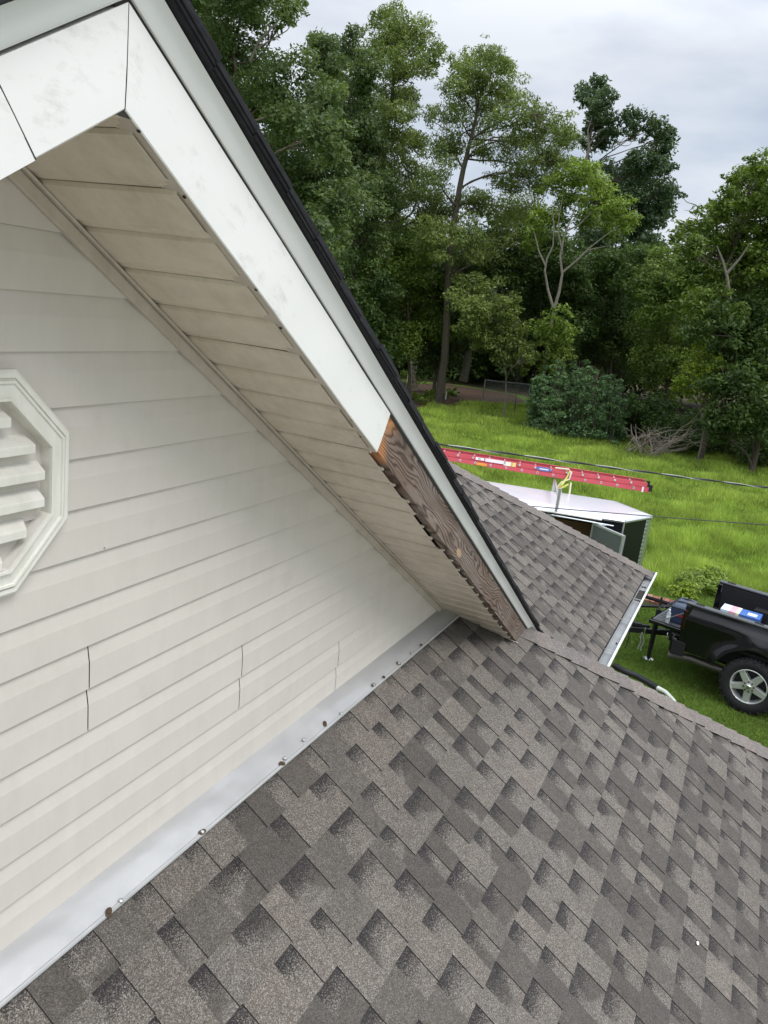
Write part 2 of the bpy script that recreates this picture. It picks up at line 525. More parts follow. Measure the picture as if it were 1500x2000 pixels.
# dutch-lap siding: every panel is two courses tall
DZ = 0.11408
Z0 = H - 0.179
joints = {6: [1.312], 8: [-0.9, 1.962], 10: [-1.6, 0.6, 2.65], 4: [0.2], 2: [0.75], 0: [0.4], 12: []}
lines = list(range(-8, 12, 2))
for k in lines:
    zt = Z0 - DZ * k; zm = zt - DZ; zb = zm - DZ
    if zb < H - 1.56: zb = H - 1.56
    xr_t, xr_b = x_rake(zt), x_rake(zb)
    if xr_b <= XR: continue
    cuts = [x_rake(zb, left=True) - 0.0] + [j for j in joints.get(k, []) if x_rake(zb, left=True) + .3 < j < xr_b - .3] + [xr_b]
    for i in range(len(cuts) - 1):
        xa, xb = cuts[i], cuts[i + 1]
        first, last = i == 0, i == len(cuts) - 2
        g = 0.0016
        mb = MB()
        for (h1, h0) in ((zt, zm), (zm, zb)):
            if h1 - h0 < 0.01: continue
            hh = h1 - h0
            prof = [(h0, 0.0145), (h0 + hh * 0.60, 0.0125), (h0 + hh * 0.66, 0.0112), (h0 + hh * 0.985, 0.0050), (h1, 0.0046)]
            def xl(z): return (max(xa, x_rake(z, left=True)) if first else xa + g)
            def xh(z): return (min(xb, x_rake(z)) if last else xb - g)
            off = 0.011 if not last else 0
            vs = []
            for z, p in prof: vs += [(xl(z), C - p, z), (max(xl(z) + .001, xh(z)), C - p, z)]
            # butt return
            vs += [(xl(h0), C - 0.0145, h0), (xh(h0), C - 0.0145, h0), (xl(h0), C - 0.001, h0 + 0.0015), (xh(h0), C - 0.001, h0 + 0.0015)]
            fs = [(2 * j, 2 * j + 1, 2 * j + 3, 2 * j + 2) for j in range(4)] + [(10, 12, 13, 11)]
            mb.add(vs, fs)
        mb.build('siding_panel', M_SIDING, gwall)
mb = MB()
mb.prism([(x_rake(H - 2.3, .75, True), C + .002, H - 2.3), (x_rake(H - 2.3, .75), C + .002, H - 2.3), (XR, C + .002, H + (.75 - XR * SA) / CA)], (0, .12, 0))
mb.build('sheathing', M_WRAP, gwall)

# octagonal louvred gable vent
vent = node('gable_vent', gwall)
VC = (0.993, H - 0.4365)


def octo(r, y):
    R = r / math.cos(math.pi / 8)
    return [(VC[0] + R * math.cos(math.pi / 8 + k * math.pi / 4), y, VC[1] + R * math.sin(math.pi / 8 + k * math.pi / 4)) for k in range(8)]


VS = .985
prof = [(a_ * VS, b_) for a_, b_ in [(.230, -.012), (.230, .016), (.224, .0205), (.215, .0205), (.2135, .0165), (.211, .0165), (.2095, .0245), (.2045, .0245), (.203, .0205), (.178, .0235),
        (.177, .030), (.172, .030), (.1705, .024), (.1705, -.05)]]
mb = MB()
rings = [octo(r, C - .014 - d) for r, d in prof]
vs = [p for r_ in rings for p in r_]
mb.add(vs, [(i * 8 + k, i * 8 + (k + 1) % 8, (i + 1) * 8 + (k + 1) % 8, (i + 1) * 8 + k) for i in range(len(prof) - 1) for k in range(8)])
mb.build('vent_frame', M_VENT, vent)
mb = MB(); mb.add(octo(.140, C + .04), [tuple(range(8))]); mb.build('vent_screen', M_DARK, vent)
for j in range(6):
    zc = VC[1] + .140 - j * .057
    # each louvre slopes outwards and down, ending in a small lip
    def hw(z):
        d = abs(z - VC[1]); ap = .166
        lim = ap * math.tan(math.pi / 8)
        return ap if d < lim else ap - (d - lim)
    w0 = max(.03, min(hw(zc), hw(zc + .03)) - .004); w1 = max(.03, min(hw(zc - .025), hw(zc + .01)) - .010)
    yi, yo = C + .030, C - .040
    mb = MB()
    mb.hexa([(VC[0] - w1, yo, zc - .022), (VC[0] + w1, yo, zc - .022), (VC[0] + w0, yi, zc + .038), (VC[0] - w0, yi, zc + .038),
             (VC[0] - w1, yo, zc - .004), (VC[0] + w1, yo, zc - .004), (VC[0] + w0, yi, zc + .042), (VC[0] - w0, yi, zc + .042)])
    bevel(mb.build('louver', M_VENT, vent), .003, 2)

# rake assemblies (local x runs down the rake, local z square to it)
RAKE = Matrix(((CA, 0, SA, 0), (0, 1, 0, 0), (-SA, 0, CA, H), (0, 0, 0, 1)))
rake = node('gable_rake', house, RAKE.copy())
RAKEL = Matrix(((-1, 0, 0, 2 * XR), (0, 1, 0, 0), (0, 0, 1, 0), (0, 0, 0, 1))) @ RAKE
SEND = 5.02


def s_mitre(n): return (XR - n * SA) / CA


def rbox(mb, s0, s1, n0, n1, y0, y1, mi=0, left=False, mitre=True, tint=.5):
    """box between rake positions; upper end cut plumb at the ridge when mitre"""
    p = []
    for n in (n0, n1):
        a = s_mitre(n) if mitre else s0
        for (s_, y) in ((a, y0), (s1, y0), (s1, y1), (a, y1)): p.append(rk(s_, n, y, left))
    if left: p = [p[1], p[0], p[3], p[2], p[5], p[4], p[7], p[6]]
    mb.hexa(p, mi, tint)


MG = .0


def strip(mb, s0, s1, pts, nseg=30, mitre=True, left=False, wav=0.0, mi=0, ends=0.0):
    """sheet metal strip: pts = [(n, y)] profile swept along the rake with slight buckling"""
    cols_ = []
    ph = rnd.uniform(0, 6)
    for i in range(nseg + 1):
        f = i / nseg; row = []
        for j, (n, y) in enumerate(pts):
            a = s_mitre(n) + MG if mitre else s0
            s_ = a + (s1 - a) * f
            if i == nseg: s_ += ends * (j / (len(pts) - 1) - .5)
            w = wav * (math.sin(s_ * 7.3 + ph) * .6 + math.sin(s_ * 17.1 + ph * 2) * .4) * (1 if 0 < j < len(pts) - 1 else .5)
            row.append(rk(s_, n, y + w, left))
        cols_.append(row)
    m = len(pts); vs = [p for r_ in cols_ for p in r_]
    fs = [(i * m + j, (i + 1) * m + j, (i + 1) * m + j + 1, i * m + j + 1) if not left else (i * m + j, i * m + j + 1, (i + 1) * m + j + 1, (i + 1) * m + j)
          for i in range(nseg) for j in range(m - 1)]
    mb.add(vs, fs, mi)


NB, NT_ = 0.7165, 0.838                     # fascia bottom and top offsets
SCUT = 1.940
MG = .0016
mb = MB()
strip(mb, .6, SCUT, [(NB + .002, .988), (NB, YF + .002), (NB + .002, YF), (NB + .04, YF - .0012), (NB + .08, YF - .0008), (NT_, YF), (NT_ + .001, YF + .018)], 46, wav=.0011, ends=-.012)
o = mb.build('fascia_cover', M_FASCIA, rake, smooth=True)
# weathered sub-fascia board, bare below the missing cover
mb = MB(); rbox(mb, .6, 4.78, NB + .004, NT_ + .004, YF + .004, YF + .042)
o = mb.build('fascia_board', M_WOOD, rake); tag(o, 'bare weathered grey brown board with orange upper end')
bevel(o, .0015, 1)
# a second framing board behind, dark brown underside
mb = MB(); rbox(mb, 2.85, 4.78, NB + .012, NT_ + .012, YF + .046, YF + .075, mitre=False)
mb.build('backing_board', plain('brown_framing', (0.10, 0.055, 0.035), .9), rake)
# dark slot between cover and drip edge, and the open mitre at the peak
mb = MB(); rbox(mb, .6, SEND - .05, NT_ - .004, NT_ + .012, YF + .0015, YF + .0035); mb.build('trim_gap', M_DARK, rake)
mb = MB(); mb.box((XR, YF + .003, rk(s_mitre(NB), NB, 0)[2] + .07), (.05, .002, .16)); mb.build('mitre_gap', M_DARK, rake)
# drip edge trim above the fascia
mb = MB()
strip(mb, .6, SEND - .03, [(NT_ + .006, YF + .02), (NT_ + .006, YF - .003), (NT_ + .011, YF - .007), (NT_ + .024, YF - .011), (NT_ + .035, YF - .0165), (NT_ + .041, YF - .023), (NT_ + .043, YF - .010)], 50, wav=.0009)
mb.build('drip_edge', M_DRIP, rake, smooth=True)
# black shingle edge: many short overlapping pieces
NS = NT_ + .044
for side in (False, True):
    par = rake if not side else None
    if side: continue
    k = 0; s_ = .52
    while s_ < SEND:
        L = .143
        y0 = .902 + rnd.uniform(-.003, .003)
        mb = MB(); top = NS + .021 + rnd.uniform(-.001, .003)
        for q, (n0, n1, dy) in enumerate(((NS, NS + .0045, 0.004), (NS + .005, NS + .0105, -.001), (NS + .011, top, rnd.uniform(-.006, .003)))):
            a0 = s_ - (.0 if q < 2 else rnd.uniform(.0, .01)); a1 = min(s_ + L - .0012 * q, SEND + .02)
            p = []
            for n, tilt in ((n0, 0), (n1, 0)):
                for (ss, yy, dn) in ((a0, y0 + dy, -.0022), (a1, y0 + dy + rnd.uniform(-.002, .002), .0), (a1, 1.4, .0), (a0, 1.4, -.0022)):
                    p.append(rk(ss if ss > s_mitre(n) else s_mitre(n), n + dn * (q > 0), yy))
            mb.hexa(p)
        mb.build('edge_shingle', M_BLACKSH, rake)
        s_ += L
# left side of the gable: same parts seen only near the peak
rakel = node('gable_rake', house, Matrix.Translation((XR, YF, H)))
mb = MB()
strip(mb, .6, 1.25, [(NB + .002, .988), (NB, YF + .002), (NB + .002, YF), (NB + .06, YF - .001), (NT_, YF), (NT_ + .001, YF + .018)], 12, left=True, wav=.0006)
o = mb.build('fascia_cover', M_FASCIA, rakel, smooth=True)
mb = MB()
MG = 0.0
mb2 = MB()
# lower length of cover lapped over the first, its end cut at an angle
xs0 = at_d(63, 305, 1)  # direction only
for q in range(1):
    def sx(u, v):
        r_ = ray(u, v); pz = r_ * (YF / r_[1]); x = 2 * XR - pz[0]
        return x * CA - pz[2] * SA, x * SA + pz[2] * CA
    sa, na = sx(63, 305); sb, nb = sx(-4, 168)
    slope = (sb - sa) / (nb - na)
    def send(n): return sa + (n - na) * slope
    rows = [(NB - .0005, YF - .0022), (NB + .06, YF - .0030), (NT_ + .0003, YF - .0022)]
    vs = []; 
    for n_, y_ in rows:
        for s1_ in (send(n_), 5.0): vs.append(rk(s1_, n_, y_, True))
    for n_, y_ in rows:
        for s1_ in (send(n_), 5.0): vs.append(rk(s1_, n_, y_ + .0016, True))
    mb2.add(vs, [(0, 2, 3, 1), (2, 4, 5, 3), (0, 6, 8, 2), (2, 8, 10, 4), (0, 1, 7, 6)])
mb2.build('fascia_cover', M_FASCIA, rakel)
mb2 = MB(); mb2.add([rk(send(n_) - w_, n_, YF - .0026, True) for n_, w_ in ((NB, .0022), (NB, -.0004), (NT_, -.0004), (NT_, .0022))], [(0, 1, 2, 3)])
mb2.build('lap_shadow_gap', M_DARK, rakel)
mb = MB(); strip(mb, .6, SEND, [(NT_ + .006, YF + .02), (NT_ + .006, YF - .003), (NT_ + .011, YF - .007), (NT_ + .024, YF - .011), (NT_ + .040, YF - .0165), (NT_ + .052, YF - .023), (NT_ + .055, YF - .010)], 30, left=True, wav=.0006)
mb.build('drip_edge', M_DRIP, rakel, smooth=True)
mb = MB(); rbox(mb, .6, SEND, NB + .004, NT_ - .002, YF + .005, YF + .042, left=True); mb.build('fascia_board', M_WOOD, rakel)
mb = MB(); rbox(mb, .6, SEND, NS + .012, NS + .034, .903, 1.4, left=True); mb.build('edge_shingle', M_BLACKSH, rakel)

# soffit: narrow panels running from wall to fascia, each with a pressed groove
soff = node('gable_soffit', house, Matrix.Translation((2.4, 1.1, H - .2)))
SP = 0.1308
for side in (False, True):
    kk = -1
    s0 = .895 - 2 * SP
    while s0 < (4.9 if not side else 2.2):
        s1 = s0 + SP
        mb = MB()
        ye = .956
        if s0 > SCUT - .05: ye = .968 + rnd.uniform(-.003, .005)
        gap_ = (2.36 < s0 < 2.75) and not side
        if gap_: ye += rnd.uniform(.012, .020)
        y0, y1 = ye, C - .012
        # section across the panel (s, n): flat, then a shallow step up into the groove
        sec = [(s0, .7155), (s0 + .006, .7095), (s0 + .100, .7095), (s0 + .1085, .7130), (s0 + .118, .7130), (s1 - .002, .7155)]
        sec = [(a, b + .0015) for a, b in sec]
        dr = rnd.uniform(-.0012, .0012)
        def ms(a, n): return max(a, s_mitre(n))
        vs = [rk(ms(a, b), b + (dr if y == y0 else 0), y, side) for y in (y0, y1) for a, b in sec]
        vs += [rk(ms(a, b), b + .0012 + (dr if y == y0 else 0), y, side) for y in (y0, y1) for a, b in sec]
        m = len(sec)
        fs = [(j, j + 1, m + j + 1, m + j) for j in range(m - 1)] + [(2 * m + j, 3 * m + j, 3 * m + j + 1, 2 * m + j + 1) for j in range(m - 1)]
        fs += [(j, 2 * m + j, 2 * m + j + 1, j + 1) for j in range(m - 1)]
        mb.add(vs, fs)
        if s0 > SCUT - .02 and not side:      # torn end with a curled white lip
            w = rnd.choice((.004, .007, .010, .014, .018))
            a = s0 + rnd.uniform(-.004, .002)
            mb.add([rk(a - .004, .7165, ye - .002), rk(a + w, .7145, ye - .004), rk(a + w * .8, .7235, ye - .007), rk(a + .001, .7275, ye - .004),
                    rk(a - .004, .7175, ye + .012), rk(a + w, .7155, ye + .012)], [(0, 1, 2, 3), (0, 4, 5, 1), (0, 3, 4)], 1)
        mb.build('soffit_panel', [M_SOFFIT, M_LIP], soff)
        s0 = s1
# return flange of the cover on the soffit, with nails
mb = MB()
strip(mb, .6, SCUT - .003, [(NB - .0015, YF + .001), (NB - .0022, YF + .022), (NB - .0008, YF + .040)], 24)
mb.build('cover_flange', M_CHANNEL, soff, smooth=True)
for u, v in ((271, 256), (360, 385), (500, 566), (548, 641), (703, 853)):
    r_ = ray(u, v); pz = None
    # meet the soffit plane
    nrm = np.array([SA, 0, CA]); t_ = (NB - .003) / (nrm @ r_); p = r_ * t_ + [0, 0, H]
    mb = MB(); mb.lathe([(0, -.0022), (.0032, -.0012), (.0036, .0005)], Matrix.Translation(Vector(p)) @ Matrix.Rotation(A, 4, 'Y'), 8)
    mb.build('trim_nail', M_DARK, soff)
# channel where the soffit meets the wall
for side in (False, True):
    mb = MB()
    rbox(mb, .5, 4.25 if not side else 2.2, .677, .7035, C - .0245, C - .010, left=side)
    bevel(mb.build('wall_channel', M_CHANNEL, soff), .002, 1)
    mb = MB()
    rbox(mb, .5, 4.25 if not side else 2.2, .7045, .7105, C - .0345, C - .0095, left=side)
    bevel(mb.build('channel_lip', M_CHANNEL, soff), .002, 1)
    # dark slot between channel and siding
    mb = MB()
    mb.build('channel_gap', M_DARK, soff)
# white end strip along the foot of the soffit on the lower roof
mb = MB()
pa = ray(861, 1190); pb = ray(1011, 1256)
def on_soff(r_, nn=.7145): return r_ * (nn / (np.array([SA, 0, CA]) @ r_)) + np.array([0, 0, H])
qa, qb = on_soff(pa), on_soff(pb)
off = np.array([CA, 0, -SA]) * .010; dn = np.array([-SA, 0, -CA]) * .004
mb.hexa([tuple(q) for q in (qa + dn, qb + dn, qb + off + dn, qa + off + dn, qa - dn, qb - dn, qb + off - dn, qa + off - dn)])
mb.build('end_strip', M_SOFFIT, soff)
# upper roof deck and its shingle skin (seen only from behind or beside)
gr = node('gable_roof', house, Matrix.Translation((XR, 3.5, H + .4)))
for side in (False, True):
    mb = MB(); rbox(mb, .6, SEND - .02, NT_ + .014, NS - .002, YF + .05, 7.0, left=side); mb.build('roof_deck', M_DARK, gr)
    mb = MB(); rbox(mb, .6, SEND, NS + .0215, NS + .026, .96, 7.0, left=side); mb.build('roof_covering', M_SH, gr)

# ---------------------------------------------------------------- shingled roof planes
SEEN = []                                  # (screen size, roof, builder)


def scr(P):
    q = RC @ (np.array(P) - [0, 0, H])
    if q[2] < .05: return None
    return (1560 * q[0] / q[2] + 750, 1560 * q[1] / q[2] + 1000)


def roof_plane(z0, yref, s_first, ns, xl, xr, y_of_s, hipx, name, left_clip=None):
    """courses of laminated shingles; s is measured downslope from y = yref"""
    M = Matrix.Translation((0, yref, z0 + TT * yref)) @ Matrix.Rotation(TH, 4, 'X')
    roof = node(name, house, M)
    mbd = MB()
    pts = []
    teeth = []
    EX = .1435
    for k in range(ns):
        sa = s_first + k * EX; sb = sa + EX
        ya, yb = y_of_s(sa), y_of_s(sb)
        x0 = xl(ya); x1 = hipx(ya) + .0; x1b = hipx(yb)
        # backing strip
        mb = MB()
        nseg = 1
        za, zb_ = 0.0005, 0.0042
        me_v = [(x0, -sa + .0, za), (x1, -sa, za), (x1b, -sb, zb_), (x0, -sb, zb_), (x0, -sb, -.002), (x1b, -sb, -.002)]
        me = bpy.data.meshes.new('shingle_course')
        me.from_pydata(me_v, [], [(0, 3, 2, 1), (3, 4, 5, 2)])
        me.materials.append(M_SHB); me.materials.append(M_CUT)
        me.polygons[1].material_index = 1
        at = me.attributes.new('down', 'FLOAT', 'POINT'); at.data.foreach_set('value', [0, 0, 1, 1, 1, 1])
        at = me.attributes.new('tint', 'FLOAT', 'POINT'); at.data.foreach_set('value', [.62 + rnd.uniform(-.1, .2)] * 6)
        o = bpy.data.objects.new('shingle_course', me); col.objects.link(o); o.parent = roof
        # raised tabs
        x = x0 - rnd.uniform(0, .2)
        while x < max(x1, x1b) - .02:
            w = rnd.choice((.085, .10, .12, .135, .15, .175)); g = rnd.choice((.07, .09, .105, .12, .14, .155))
            teeth.append((k, x, w, sa, sb, rnd.choice((.05, .25, .33, .38, .42, .55, .7, .85, 1.0))))
            x += w + g
    W = {}
    vari = {}
    def geo(w, tint):
        th0, th1 = .0032, .0078
        t = .004
        return ([(0, 0, th0), (w, 0, th0), (w - .001, -EX, th1), (.001, -EX, th1), (-.0012, 0, .0), (w + .0012, 0, .0), (w, -EX, .0), (0, -EX, .0)],
                [(0, 3, 2, 1), (0, 4, 7, 3), (1, 2, 6, 5), (3, 7, 6, 2)])
    out = []
    for (k, x, w, sa, sb, tint) in teeth:
        ya, yb = y_of_s(sa), y_of_s(sb)
        if x + w <= xl(ya) + .01: continue
        xh = min(hipx(ya), hipx(yb))
        whole = x >= xl(ya) and x + w <= xh
        c = M @ Vector((x + w / 2, -(sa + sb) / 2, 0))
        q = [scr(M @ Vector(p)) for p in ((x, -sa, 0), (x + w, -sa, 0), (x + w, -sb, 0), (x, -sb, 0))]
        area = 0
        if all(q):
            area = abs(sum(q[i][0] * q[(i + 1) % 4][1] - q[(i + 1) % 4][0] * q[i][1] for i in range(4))) / 2
            cu = sum(p[0] for p in q) / 4; cv = sum(p[1] for p in q) / 4
            if not (-20 < cu < 1520 and -20 < cv < 2020): area = 0
        # ray from the camera must reach it (not under the siding or rake)
        out.append([area, k, x, w, sa, sb, tint, whole, roof, geo, xl(ya), hipx(ya), hipx(yb)])
    return roof, out, M


def add_teeth(allt, limit):
    allt = sorted(allt, key=lambda t: -t[0])
    cache = {}
    left = {}
    n = 0
    for i, t in enumerate(allt):
        area, k, x, w, sa, sb, tint, whole, roof, geo, xl0, xha, xhb = t
        if n < limit and area > 0 and whole:
            n += 1
            key = (w, tint)
            if key not in cache:
                vs, fs = geo(w, tint)
                me = bpy.data.meshes.new('shingle'); me.from_pydata(vs, [], fs)
                me.materials.append(M_SH); me.materials.append(M_CUT)
                me.polygons.foreach_set('material_index', [0, 1, 1, 1])
                at = me.attributes.new('tint', 'FLOAT', 'POINT'); at.data.foreach_set('value', [tint] * 8)
                cache[key] = me
            o = bpy.data.objects.new('shingle', cache[key]); col.objects.link(o); o.parent = roof
            o.location = (x, -sa, 0.0005)
        else:
            mb = left.setdefault(roof.name, (roof, MB()))[1]
            vs, fs = geo(w, tint)
            vv = []
            for p in vs:
                X = p[0] + x; Y = p[1]
                f = -Y / .1435
                X = max(xl0, min(X, xha + (xhb - xha) * f))
                vv.append((X, Y - sa, p[2] + .0005))
            b = len(mb.v)
            if max(v[0] for v in vv) - min(v[0] for v in vv) < .004: continue
            for f_, mi in zip(fs, (0, 1, 1, 1)):
                mb.f.append(tuple(b + j for j in f_)); mb.m.append(mi)
            mb.v += vv; mb.t += [tint] * 8
    for roof, mb in left.values():
        tag(mb.build('shingles', [M_SH, M_CUT], roof, local=True), kind='stuff')


HIPF = lambda y: 5.42 - y
yF = lambda s: C - s * math.cos(TH)
rf, tf, MF = roof_plane(FZ0, C, .076 - .1435, 17, lambda y: -0.9, None, yF, HIPF, 'shingle_roof')
hb = lambda y: 9.80 - (y - .79) * 1.19
YB0 = 3.90
s_b0 = (YB0 - 1.489) / math.cos(TH) - 16 * .1435
yB = lambda s: YB0 - s * math.cos(TH)
rb, tb, MBm = roof_plane(BZ0, YB0, s_b0, 26 - 4 + 0, lambda y: 4.7, None, yB, hb, 'shingle_roof')
add_teeth(tf + tb, 300)


def fz(y): return FZ0 + TT * y
def bz(y): return BZ0 + TT * y


# decks under the courses, and the faces beyond the hips
YE, YBE = -.69, .775
mb = MB()
def slab(mb, pts, t=.10):
    mb.prism([(x, y, z - .006) for x, y, z in pts], (0, 0, -t))
slab(mb, [(-.9, YE, fz(YE)), (HIPF(YE), YE, fz(YE)), (HIPF(1.42), 1.42, fz(1.42)), (-.9, 1.42, fz(1.42))])
mb.build('roof_deck', M_DARK, rf)
mb = MB(); slab(mb, [(4.7, YBE, bz(YBE)), (hb(YBE), YBE, bz(YBE)), (hb(3.4), 3.4, bz(3.4)), (4.7, 3.4, bz(3.4))]); mb.build('roof_deck', M_DARK, rb)
# east face of the front roof, and the end face of the farther roof
def ef(x, y): return (x, y, fz(YE) + (HIPF(YE) - x) * TT)
mb = MB(); xe = HIPF(YE)
slab(mb, [(HIPF(YE), YE, fz(YE)), (HIPF(YE) - .02, 1.0, fz(YE) + .02 * TT), (HIPF(1.4), 1.4, fz(1.4))], .06)
mb.build('roof_covering', M_SH, rf)
mb = MB(); hx0, hx1 = hb(YBE), hb(3.4)
slab(mb, [(hx0, YBE, bz(YBE)), (hx0, 6.0, bz(YBE)), (hx1, 3.4, bz(3.4))], .06)
mb.build('roof_covering', M_SH, rb)


def hip_caps(roof, p0, p1, na, nb, width, n0=0):
    """overlapping folded caps from the foot p0 up to p1; na, nb = the two face normals"""
    p0, p1 = Vector(p0), Vector(p1)
    d = (p1 - p0); L = d.length; d.normalize()
    wa = d.cross(Vector(na)).normalized(); wb = d.cross(Vector(nb)).normalized()
    if wa.x > 0: wa = -wa
    if wb.x < 0: wb = -wb
    na, nb = Vector(na).normalized(), Vector(nb).normalized()
    s = 0
    while s < L:
        e = .143; a, b = s, min(s + e + .02, L + .1)
        lift0, lift1 = .0175, .0070
        jit = rnd.uniform(-.010, .010); j2 = rnd.uniform(-.006, .006)
        def row(t, lift, w):
            c = p0 + d * t; m = (na + nb).normalized()
            return [c + wa * (w + (jit if t == a else jit * .3 + j2)) + na * (lift - .002), c + wa * .030 + na * (lift + .002), c + m * (lift + .002), c + wb * .030 + nb * (lift + .002), c + wb * w + nb * (lift - .002)]
        r0 = row(a, lift0 + rnd.uniform(0, .004), width); r1 = row(b, lift1, width * .97)
        r0b = [p - (na if i < 3 else nb) * .0085 for i, p in enumerate(r0)]; r1b = [p - (na if i < 3 else nb) * .0055 for i, p in enumerate(r1)]
        mb = MB(); ti = rnd.choice((.2, .6, .75, 1.0, .45))
        mb.add(r0 + r1, [(i, i + 1, 6 + i, 5 + i) for i in range(4)], 0, ti)
        mb.add(r0 + r0b, [(i, 5 + i, 6 + i, i + 1) for i in range(4)], 1)
        mb.add([r0[0], r1[0], r1b[0], r0b[0], r0[4], r1[4], r1b[4], r0b[4]], [(0, 1, 2, 3), (4, 7, 6, 5)], 1)
        mb.build('hip_cap', [M_CAP, M_CUT], roof)
        s += e


NF = (0, -math.sin(TH), math.cos(TH)); NE = (math.sin(TH), 0, math.cos(TH))
hip_caps(rf, (HIPF(YE - .03) + .0, YE - .03, fz(YE - .03)), (HIPF(1.02), 1.02, fz(1.02)), NF, NE, .125)
tb_ = (bz(3.4) - bz(YBE)) / (hb(YBE) - hb(3.4))
hip_caps(rb, (hb(YBE - .03), YBE - .03, bz(YBE - .03)), (hb(3.4), 3.4, bz(3.4)), NF, (tb_, 0, 1), .15)

# galvanised headwall flashing with a buckled face, hem and nails
mb = MB()
nx = 150; prof = [(-.004, .062), (-.004, .012), (.010, .0075), (.035, .0085), (.062, .0095), (.090, .0100), (.0965, .0105), (.0985, .0150), (.105, .0150), (.108, .0125), (.1085, .0070)]
MFl = MF
cols_ = []
for i in range(nx + 1):
    x = -.8 + 4.92 * i / nx; row = []
    bulge = .0025 * (math.sin(x * 5.2 + .4) + .7 * math.sin(x * 11.7 + 2) + .35 * math.sin(x * 23 + 1))
    for j, (s_, h_) in enumerate(prof):
        f = math.sin(math.pi * min(1, max(0, s_ / .108))) if s_ > 0 else 0
        row.append(MF @ Vector((x, -s_, h_ + .004 + (bulge + .003) * f)) if s_ >= 0 else Vector((x, C - .0045, fz(C) + h_ - .01)))
    cols_.append(row)
m = len(prof)
mb.add([p for r_ in cols_ for p in r_], [(i * m + j, i * m + j + 1, (i + 1) * m + j + 1, (i + 1) * m + j) for i in range(nx) for j in range(m - 1)])
fl = mb.build('flashing', M_GALV, house, smooth=True, matrix=Matrix.Translation((1.7, 1.25, fz(1.25))))
for i, (u, v) in enumerate(((209, 1785), (233, 1763), (392, 1628), (548, 1494), (553, 1484), (590, 1448), (632, 1416), (663, 1397), (727, 1340), (747, 1325), (776, 1298), (801, 1278), (820, 1262), (852, 1235))):
    r_ = ray(u, v); t_ = (FZ0 - H + .012) / (r_[2] - TT * r_[1]); p = Vector(r_ * t_ + [0, 0, H])
    Mn = Matrix.Translation(p + Vector(NF) * .0095) @ Matrix.Rotation(TH, 4, 'X')
    mb = MB()
    mb.lathe([(0, .0060), (.0055, .0045), (.0072, .0010), (.0028, 0), (.0028, -.004)], Mn, 10)
    mb.build('nail', M_STEEL if i % 3 else M_RUST, fl)
    if i in (0, 2, 3, 6, 8, 10):
        mb = MB(); q = []
        for a_ in range(22):
            rr = .0115 * (1 + .22 * math.sin(a_ * .57 + i) + .10 * rnd.random())
            q.append(Mn @ Vector((rr * math.cos(a_ * .2856), rr * math.sin(a_ * .2856) * .8, .0006)))
        mb.add([Mn @ Vector((0, 0, .0035))] + q, [(0, 1 + k, 1 + (k + 1) % 22) for k in range(22)])
        mb.build('rust_spot', M_RUST, fl)


# gutters
def gutter(parent, x0, x1, y_in, ztop, w=.115, h=.10, axis='x', ends=True, hangers=()):
    g = node('gutter', parent, Matrix.Translation((x0, y_in, ztop)))
    sec = [(0, 0), (0, -h), (-w * .62, -h), (-w * .80, -h * .55), (-w, -h * .30), (-w, -.008), (-w, 0), (-w + .016, .001), (-w + .016, -.006)]
    def P(t, a, b):
        return (t, y_in + a, ztop + b) if axis == 'x' else (y_in - a, t, ztop + b)
    mb = MB()
    sec2 = [(-.0005, 0), (-.0005, -h * .52), (-w * .70, -h * .54), (-w * .85, -h * .50), (-w + .003, -h * .30), (-w + .003, -.008)]
    m = len(sec)
    vs = [P(x0, a, b) for a, b in sec] + [P(x1, a, b) for a, b in sec]
    mb.add(vs, [(j, j + 1, m + j + 1, m + j) for j in range(m - 1)], 0)
    vs = [P(x0 + .002, a, b) for a, b in sec2] + [P(x1 - .002, a, b) for a, b in sec2]
    mb.add(vs, [(j, 6 + j, 6 + j + 1, j + 1) for j in range(5)], 1)
    for xx in (x0, x1):
        mb.add([P(xx, a, b) for a, b in sec[:7]], [tuple(range(7))], 0)
        mb.add([P(xx + (.0025 if xx == x0 else -.0025), a, b) for a, b in sec[:7]], [tuple(range(7))], 1)
    mb.build('gutter_trough', [M_WHITE, M_GUTTER_IN], g)
    mb = MB()
    a0, a1 = min(x0, x1) + .001, max(x0, x1) - .001
    if axis == 'x': mb.box(((a0 + a1) / 2, y_in - w + .006, ztop + .004), (a1 - a0, .018, .009))
    else: mb.box((y_in + w - .006, (a0 + a1) / 2, ztop + .004), (.018, a1 - a0, .009))
    bevel(mb.build('gutter_lip', M_WHITE, g), .003, 2)
    for hx in hangers:
        mb = MB(); mb.box((hx, y_in - w / 2 + .004, ztop - .004), (.020, w - .02, .004)); mb.build('gutter_hanger', M_STEEL, g)
    return g


ge = gutter(house, 6.0, 9.93, YBE + .005, bz(YBE) - .030, .118, .10, hangers=(6.35, 7.05, 7.96, 8.72, 9.38))
mb = MB()
for i in range(6):
    x = rnd.uniform(6.1, 9.85); y = YBE - rnd.uniform(.02, .08); q = rnd.uniform(.004, .013)
    mb.box((x, y, bz(YBE) - .083 + q / 2), (q * 2.2, q * 1.4, q), None, 0)
mb.build('gutter_debris', M_MULCH, ge)
mb = MB(); mb.box((9.02, YBE - .055, bz(YBE) - .083), (.42, .085, .006)); mb.build('leaf_sludge', plain('sludge', (.03, .028, .022), .9), ge)
ge2 = gutter(house, 4.5, HIPF(YE) + .0, YE + .005, fz(YE) - .030, .118, .10)
